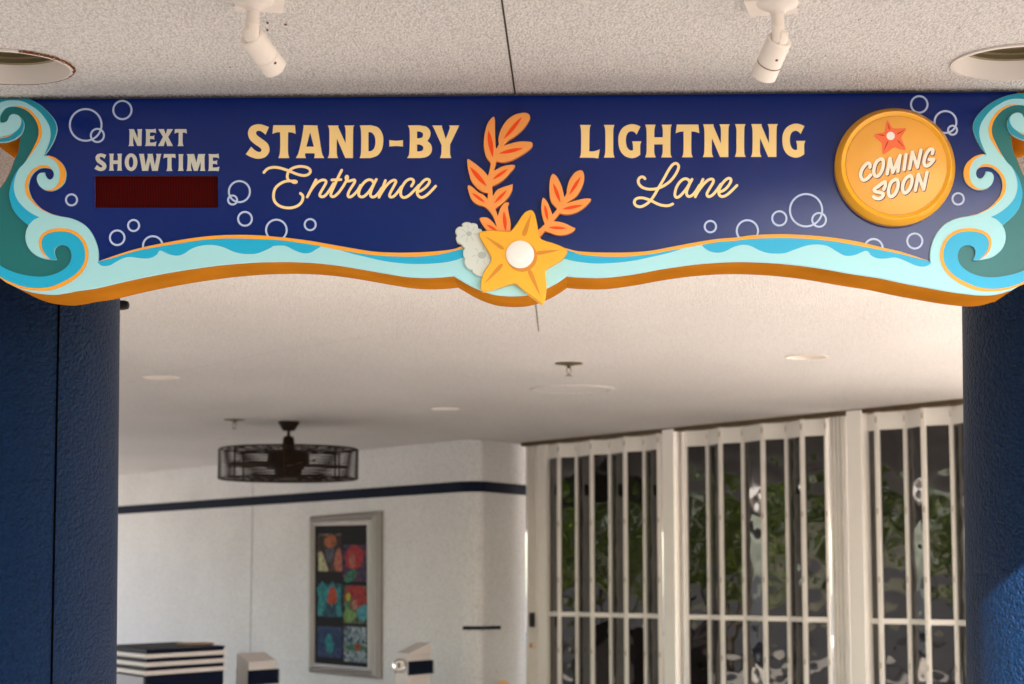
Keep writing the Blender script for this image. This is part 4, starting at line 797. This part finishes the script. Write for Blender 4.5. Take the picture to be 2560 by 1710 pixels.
for i, (poly, rgb) in enumerate(PP):
    vs, tr, _ = patch("shape", poly, rgb, .0006 + .0003 * i); rgb = tuple(c_ * .5 for c_ in rgb); MB().add(vs, tr).mk("picture_shape", mat("poster colour %d" % i, rgb, .5, spec=.05, var=.6, vscale=26), board)

# ------------------------------------------------------------------ caged fan
FP = on_z((722, 1054), CEIL); Yf = FP.y
zpx = lambda y: 1.6 + (1455 - y) / F * Yf
fan = thing("ceiling_fan", FP, "dark bronze caged ceiling fan hanging below the far ceiling", "ceiling fan")
MB().lathe([(.10, 0), (.098, -.02), (.055, -.085), (.02, -.09)], FP, n=32).mk("canopy", M_fan, fan, 35)
MB().lathe([(.015, -.085), (.015, -.16)], FP, n=16).mk("downrod", M_fan, fan, 35)
rc = 344 / F * Yf / 2; zt, zb_ = zpx(1126), zpx(1199); cz = FP.xy
MB().lathe([(.03, zpx(1092)), (.05, zpx(1096)), (.06, zt)], (FP.x, FP.y, 0), n=24).mk("motor_neck", M_fan, fan, 35)
MB().lathe([(.10, zt), (.19, zt - .03), (.20, zt - .13), (.13, zt - .19), (.12, zb_ + .0)], (FP.x, FP.y, 0), n=28).mk("motor", M_fan, fan, 35)
def ringpts(r, z, n=56): return [(FP.x + r * math.cos(2 * math.pi * k / n), FP.y + r * math.sin(2 * math.pi * k / n), z) for k in range(n)]
mb = MB()
for k in range(12): mb.tube(ringpts(rc * (1 if 0 < k < 11 else .985), zb_ + (zt - zb_) * k / 11), .0062 if 0 < k < 11 else .011, 6, True)
for k in range(40):
    a = 2 * math.pi * (k + .3) / 40; ca, sa = math.cos(a), math.sin(a); big = k % 5 == 0; r_ = .009 if big else .003
    P_ = lambda q, z: (FP.x + ca * q, FP.y + sa * q, z)
    if big: mb.tube([P_(rc * 1.005, zb_ - .005), P_(rc * 1.005, zt + .005)], r_, 6)
    if k % 2 == 0: mb.tube([P_(.10, zt - .01), P_(rc, zt)], .003, 5); mb.tube([P_(.10, zb_ + .0), P_(rc, zb_)], .003, 5)
for q in (.35, .6, .8): mb.tube(ringpts(rc * q, zt), .003, 5, True); mb.tube(ringpts(rc * q, zb_), .004, 5, True)
mb.mk("cage", M_fan, fan, 40)
for k in range(4):
    a = R(25) + k * math.pi / 2; ca, sa = math.cos(a), math.sin(a); zm = (zt + zb_) / 2 - .01
    M4 = Matrix.Translation((FP.x, FP.y, zm)) @ Matrix.Rotation(a, 4, 'Z') @ Matrix.Translation((rc * .52, 0, 0)) @ Matrix.Rotation(R(14), 4, 'X')
    MB().box(None, (rc * .36, .07, .005), M=M4).mk("blade", M_blade, fan)

# ------------------------------------------------------------------ folding glass doors
GA = ceil_pt(1318, 1107.5); GB = ceil_pt(2400, 1000); GA.z = GB.z = 0
gd = (GB - GA).normalized(); GN = Vector((gd.y, -gd.x, 0))      # towards the camera
if GN.y > 0: GN = -GN
ongate = lambda px, off=0., y=1300: Vector((*hit_plane((px, y), GA + GN * off, GN).xy, 0))
zpix = lambda x: 1300 + x / 2.06
ZG0, ZG1, ZRAIL = 2.905, 3.045, 1.27
def prismseg(mb, a, b2, z0, z1, th, lift=0.):
    dd = (b2 - a).normalized(); nn = Vector((dd.y, -dd.x, 0)); a = a + nn * lift; b2 = b2 + nn * lift
    v = []
    for z in (z0, z1):
        for q in (a + nn * th, b2 + nn * th, b2 - nn * th, a - nn * th): v.append((q.x, q.y, z))
    return mb.add(v, [(3, 2, 1, 0), (4, 5, 6, 7), (0, 1, 5, 4), (1, 2, 6, 5), (2, 3, 7, 6), (3, 0, 4, 7)])
bays = [([142, 205, 298, 374, 470, 547, 648, 722], 1, "folding glass door bay nearest the stucco wall corner"),
        ([858, 976, 1040, 1158, 1260, 1384, 1464, 1590], 0, "middle folding glass door bay reflecting trees and sky"),
        ([1780, 1852, 2000, 2092, 2240, 2320, 2470, 2550], 1, "folding glass door bay beside the sunlit navy column")]
for posts, odd, lab in bays:
    P_ = []
    for i, x in enumerate(posts):
        near = (i % 2 == odd)            # left post of a wide pane stands nearer
        P_.append(ongate(zpix(x), .045 if near else -.045))
    t = thing("folding_door", P_[0], lab, "glass door", "folding glass door bays")
    for i in range(len(P_) - 1):
        a, b2 = P_[i], P_[i + 1]; dd = (b2 - a).normalized(); L_ = (b2 - a).length; mb = MB()
        st = .019
        prismseg(mb, a + dd * .002, a + dd * (.002 + st), .02, ZG1, .022); prismseg(mb, b2 - dd * (.002 + st), b2 - dd * .002, .02, ZG1, .022)
        ia, ib = a + dd * (.002 + st), b2 - dd * (.002 + st)
        prismseg(mb, ia, ib, ZG0, ZG1 - .004, .016); prismseg(mb, ia, ib, ZG0 - .012, ZG0, .020)
        prismseg(mb, ia, ib, ZRAIL - .022, ZRAIL + .022, .021); prismseg(mb, ia, ib, .02, .22, .019)
        if L_ > .3 and i % 2 == odd:
            m_ = (ia + ib) / 2; prismseg(mb, m_ - dd * .010, m_ + dd * .010, ZG0 + .01, ZG1 - .006, .0185)
        pn = mb.mk("door_panel", M_dframe, t)
        for (z0, z1) in ((ZRAIL + .022, ZG0 - .012), (.22, ZRAIL - .022)):
            prismseg(MB(), ia, ib, z0, z1, .004).mk("glass", M_glass, pn)
        # hinge knuckles
        for z in (2.98, 2.2, 1.62, .9): MB().lathe([(.007, -.025), (.007, .025)], (b2 + GN * .022) + Vector((0, 0, z)), n=8).mk("hinge", M_hinge, pn)
def gpost(x0, x1, off, dep, m, name, lab, group=None, ridges=False):
    a, b2 = ongate(zpix(x0), off), ongate(zpix(x1), off); mb = MB(); dd = (b2 - a).normalized()
    v = []
    poly = [a, b2, b2 - GN * dep, a - GN * dep]
    if (b2 - a).length: mb.prism([(q.x, q.y) for q in poly], 0, CEIL - .01)
    if ridges:
        n = 4
        for k in range(n):
            c_ = a.lerp(b2, (k + .5) / n); prismseg(mb, c_ - dd * .012, c_ + dd * .012, .0, CEIL - .03, .012, .008)
    o = mb.mk(name, m, None, None, loc=a); tag(o, lab, "door post", group)
    return o
gpost(736, 794, .075, .15, M_dpost, "door_post", "plain almond door post between the first and middle folding door bays", "posts of the folding doors")
gpost(798, 850, -.02, .08, M_dframe, "door_jamb", "ribbed narrow jamb just right of the plain almond door post", "ribbed jambs of the folding doors", True)
gpost(1690, 1764, .09, .17, M_dpost, "door_post", "bright cream door post left of the folding door bay by the sunlit column", "posts of the folding doors")
gpost(1604, 1684, -.02, .08, M_dframe, "door_jamb", "ribbed stacked jamb just left of the bright cream door post", "ribbed jambs of the folding doors", True)
gpost(1767, 1778, .02, .08, M_dframe, "door_jamb", "slim jamb just right of the bright cream door post", "ribbed jambs of the folding doors")
jb = gpost(40, 92, -.01, .10, M_dframe, "door_jamb", "ribbed jamb at the stucco wall end of the folding doors, with a black lock", "ribbed jambs of the folding doors", True)
pj = ongate(1330, .05); zl = 1.6 + (1455 - 1548) / F * pj.y
MB().box(Vector((pj.x, pj.y, zl)), (.022, .02, .075), math.atan2(gd.y, gd.x)).mk("lock", M_black, jb)
zl = 1.6 + (1455 - 1611) / F * pj.y
MB().box(Vector((pj.x, pj.y, zl)), (.025, .02, .025), math.atan2(gd.y, gd.x)).mk("bolt", mat("tan metal", (.5, .36, .25), .5), jb)
gpost(94, 134, .03, .10, M_dpost, "door_post", "pale narrow door post beside the ribbed jamb at the wall end", "posts of the folding doors")
# track
a, b2 = ongate(1316, .0, 1105), ongate(zpix(2560), 0, 1105)
mb = prismseg(MB(), a, b2, ZG1 + .002, CEIL - .012, .07); prismseg(mb, a, b2, CEIL - .0125, CEIL - .001, .085)
o = mb.mk("door_track", M_track, None, None, loc=a); tag(o, "weathered brown overhead track above the folding glass doors", "track")
# wall beyond the doors to the right, hidden by the column in this view
e0 = ongate(zpix(2560), 0); e1 = e0 + gd * 1.2
wl = MB(); wallstrip(wl, [e0, e1], 0, CEIL - .002); o = wl.mk("stucco_wall", M_wall, None, None, loc=e0); tag(o, "pale stucco wall continuing past the folding doors behind the sunlit column", "wall")

# ------------------------------------------------------------------ striped counter and kiosks
def ground_pt(px, dist): p = at_y((px, 1650), dist); return Vector((p.x, p.y, 0))
H_ = 1.05
c0, c1, c2 = ground_pt(366.5, 16.16), ground_pt(559, 17.16), ground_pt(255, 17.3)
c3 = c1 + (c2 - c0)
cnt = thing("striped_counter", c0, "navy queue counter with three white rounded bands behind the left navy column", "counter")
MB().prism([(q.x, q.y) for q in (c0, c1, c3, c2)], 0, H_).mk("body", M_navyt, cnt)
for k in range(3):
    z = H_ - .042 - .067 * k; o_ = .012
    MB().tube([Vector((q.x, q.y, z)) for q in (c2 + Vector((-.01, -.01, 0)), c0 + Vector((0, -o_, 0)), c1 + Vector((.01, -.006, 0)))], .019, 12).mk("band", M_kiosk, cnt, 50)
ctr = (c0 + c1 + c2 + c3) / 4
MB().prism([(q.x, q.y) for q in [c_.lerp(ctr, -.02) for c_ in (c0, c1, c3, c2)]], H_, H_ + .012).mk("countertop", M_navyt, cnt)
side = MB(); prismseg(side, c2 + (c0 - c2) * .02, c0 - (c0 - c2) * .04, .05, H_ - .21, .004, .006); side.mk("side_panel", mat("lavender grey panel", (.28, .27, .33), .4), cnt)
pb_ = (c1 * .75 + c3 * .25); MB().box(Vector((pb_.x - .14, pb_.y, H_ + .022)), (.13, .10, .008), .6).mk("book_tray", mat("brown tray", (.30, .17, .10), .6), cnt)

def kiosk(x0, x1, x2, Y0, Y1, Y2, ztop, slope, lab, dial):
    """x0|x1|x2 = pixel columns: left face then front face"""
    a, b2, c_ = ground_pt(x0, Y0), ground_pt(x1, Y1), ground_pt(x2, Y2); d_ = a + (c_ - b2)
    t = thing("queue_kiosk", b2, lab, "kiosk", "white and navy queue kiosks")
    z = ztop
    v = [(q.x, q.y, 0) for q in (a, b2, c_, d_)] + [(a.x, a.y, z), (b2.x, b2.y, z), (c_.x, c_.y, z), (d_.x, d_.y, z)]
    MB().add(v, [(0, 1, 5, 4), (1, 2, 6, 5), (2, 3, 7, 6), (3, 0, 4, 7), (4, 5, 6, 7)]).mk("body", M_kiosk, t)
    ct = (a + b2 + c_ + d_) / 4; rim = [q.lerp(ct, -.03) for q in (a, b2, c_, d_)]; hs = slope
    lv = [(q.x, q.y, z + .003) for q in rim] + [(q.x, q.y, z + .02 + h_) for q, h_ in zip(rim, hs)]
    MB().add(lv, [(0, 1, 5, 4), (1, 2, 6, 5), (2, 3, 7, 6), (3, 0, 4, 7), (4, 5, 6, 7), (3, 2, 1, 0)]).mk("lid", M_kiosk, t)
    g_ = MB()
    for k in range(5):
        zz = z - .066 - .026 * k; e_ = (c_ - b2) * .06
        prismseg(g_, b2 - e_ * .4, c_ + e_, zz - .0135, zz + .008, .012, .010); prismseg(g_, b2, c_ + e_ * .5, zz + .0085, zz + .012, .006, .006)
        prismseg(g_, a - (b2 - a) * .30, a - (b2 - a) * .03, zz - .010, zz + .009, .03, -.06)
    g_.mk("louvre_band", M_navyt, t)
    if dial:
        q = at_y((1001, 1663), Y0 - .12); MB().lathe([(.062, 0), (.062, .03), (.072, .04), (.064, .052), (.048, .045), (.044, .03)], q, axis=(-.1, -1, 0), n=32, cap=(True, True)).mk("dial", M_chrome, t, 30)
        MB().lathe([(.040, .031), (.002, .034)], q, axis=(-.1, -1, 0), n=24, cap=(False, False)).mk("dial_face", M_kiosk, t, 40)
        MB().box(q + Vector((-.012, -.036, 0)), (.008, .004, .025)).mk("dial_slot", M_black, t)
kiosk(592, 622, 690, 18.1, 17.9, 18.3, .875, (.07, 0, 0, .07), "white kiosk with navy louvres and sloping top between the striped counter and the poster", False)
kiosk(990, 1022, 1076, 19.5, 19.3, 19.7, .90, (.0, .0, .09, .09), "white kiosk with navy louvres and a chrome dial right of the poster", True)

# ------------------------------------------------------------------ trees behind the viewer (seen in the door glass; some added to shade the left)
def tree(x, y, h, r, lab, n=2600, low=False):
    t = thing("shade_tree", (x, y, 0), lab, "tree", "trees of the plaza mirrored in the doors")
    mb = MB(); top = Vector((x, y, h * .62))
    mb.lathe([(.22, 0), (.17, .6), (.13, h * .35), (.09, h * .62)], (x, y, 0), n=10)
    cl = []
    for k in range(9):
        a = random.uniform(0, 6.28); e = random.uniform(.1, 1); q = Vector((x + math.cos(a) * r * .62, y + math.sin(a) * r * .62, (h * .36 + (k + e) / 9 * h * .48) if low else h * .55 + e * h * .33)); cl.append((q, r * random.uniform(.38, .6)))
        mb.tube([Vector((x, y, h * random.uniform(.3, .5))), (Vector((x, y, h * .5)) + q) / 2 + Vector((0, 0, .1)), q], .045, 6)
    cl.append((Vector((x, y, h * .85)), r * .6))
    mb.mk("trunk", M_bark, t, 50)
    v = []; f = []
    for k in range(n):
        cc, rr = random.choice(cl); dd = Vector((random.gauss(0, 1), random.gauss(0, 1), random.gauss(0, .8))).normalized() * rr * random.random() ** .4
        p_ = cc + dd; s_ = random.uniform(.07, .15) * (1.1 if low else 1); u_ = Vector((random.gauss(0, 1), random.gauss(0, 1), random.gauss(0, 1))).normalized(); w_ = u_.cross(Vector((random.gauss(0, 1), random.gauss(0, 1), random.gauss(0, 1)))).normalized()
        i = len(v); v += [p_ - u_ * s_, p_ + w_ * s_ * .5, p_ + u_ * s_, p_ - w_ * s_ * .5]; f.append((i, i + 1, i + 2, i + 3))
    mk("crown", v, f, M_leaf, t)
tree(-3.2, -7, 6.2, 2.4, "leafy shade tree of the plaza, mirrored at the left of the glass doors")
tree(-9, -9, 7.5, 3.0, "broad leafy shade tree of the plaza behind the viewer to the left")
tree(-6.5, -15, 8.5, 3.2, "tall leafy shade tree far behind the viewer, mirrored in the door glass")
tree(-12, -2.5, 6.5, 2.6, "round leafy shade tree beside the plaza left of the porch")
tree(-2.4, -4.8, 6.0, 2.2, "round leafy tree added unseen near the viewer to shade the left")  # added out of view, its shadow darkens the left ground
tree(-5.5, -5.5, 6.6, 2.6, "wide leafy shade tree of the plaza between its two nearest neighbours", 3600)
tree(-.5, -9.5, 6.4, 2.4, "slim leafy tree added unseen behind the viewer to shade the left")  # unseen, put here to cast shade on the ground at left
for k, (x_, y_, h_, r_, lb) in enumerate(((-12.2, 20.5, 4.2, 1.9, "dense leafy shrub tree left of the porch, mirrored in the middle door bay"),
        (-13.5, 16.6, 4.8, 2.0, "leafy shrub tree left of the porch, mirrored low in the middle door bay"),
        (-12.6, 12.4, 4.0, 1.8, "leafy shrub tree left of the porch, mirrored in the door bay by the column"),
        (-15.5, 9.0, 5.0, 2.2, "tall leafy shrub tree left of the porch nearest the plaza"),
        (-14.0, 25.0, 4.6, 2.2, "leafy shrub tree left of the porch, mirrored in the door bay nearest the wall"),
        (-11.6, 14.4, 4.4, 1.7, "slim leafy shrub tree left of the porch, mirrored right of the first door post"),
        (-11.2, 9.6, 4.2, 1.8, "low leafy shrub tree left of the porch between its taller neighbours"),
        (-13.0, 5.2, 4.8, 2.1, "round leafy shrub tree left of the porch front edge"),
        (-19.0, 20.0, 6.5, 2.8, "tall leafy tree standing behind the shrub trees left of the porch"),
        (-19.5, 14.0, 6.0, 2.6, "broad leafy tree standing behind the shrub trees left of the porch"))):
    tree(x_ - 2.6, y_, h_ + .4, r_, lb, 1900, True)
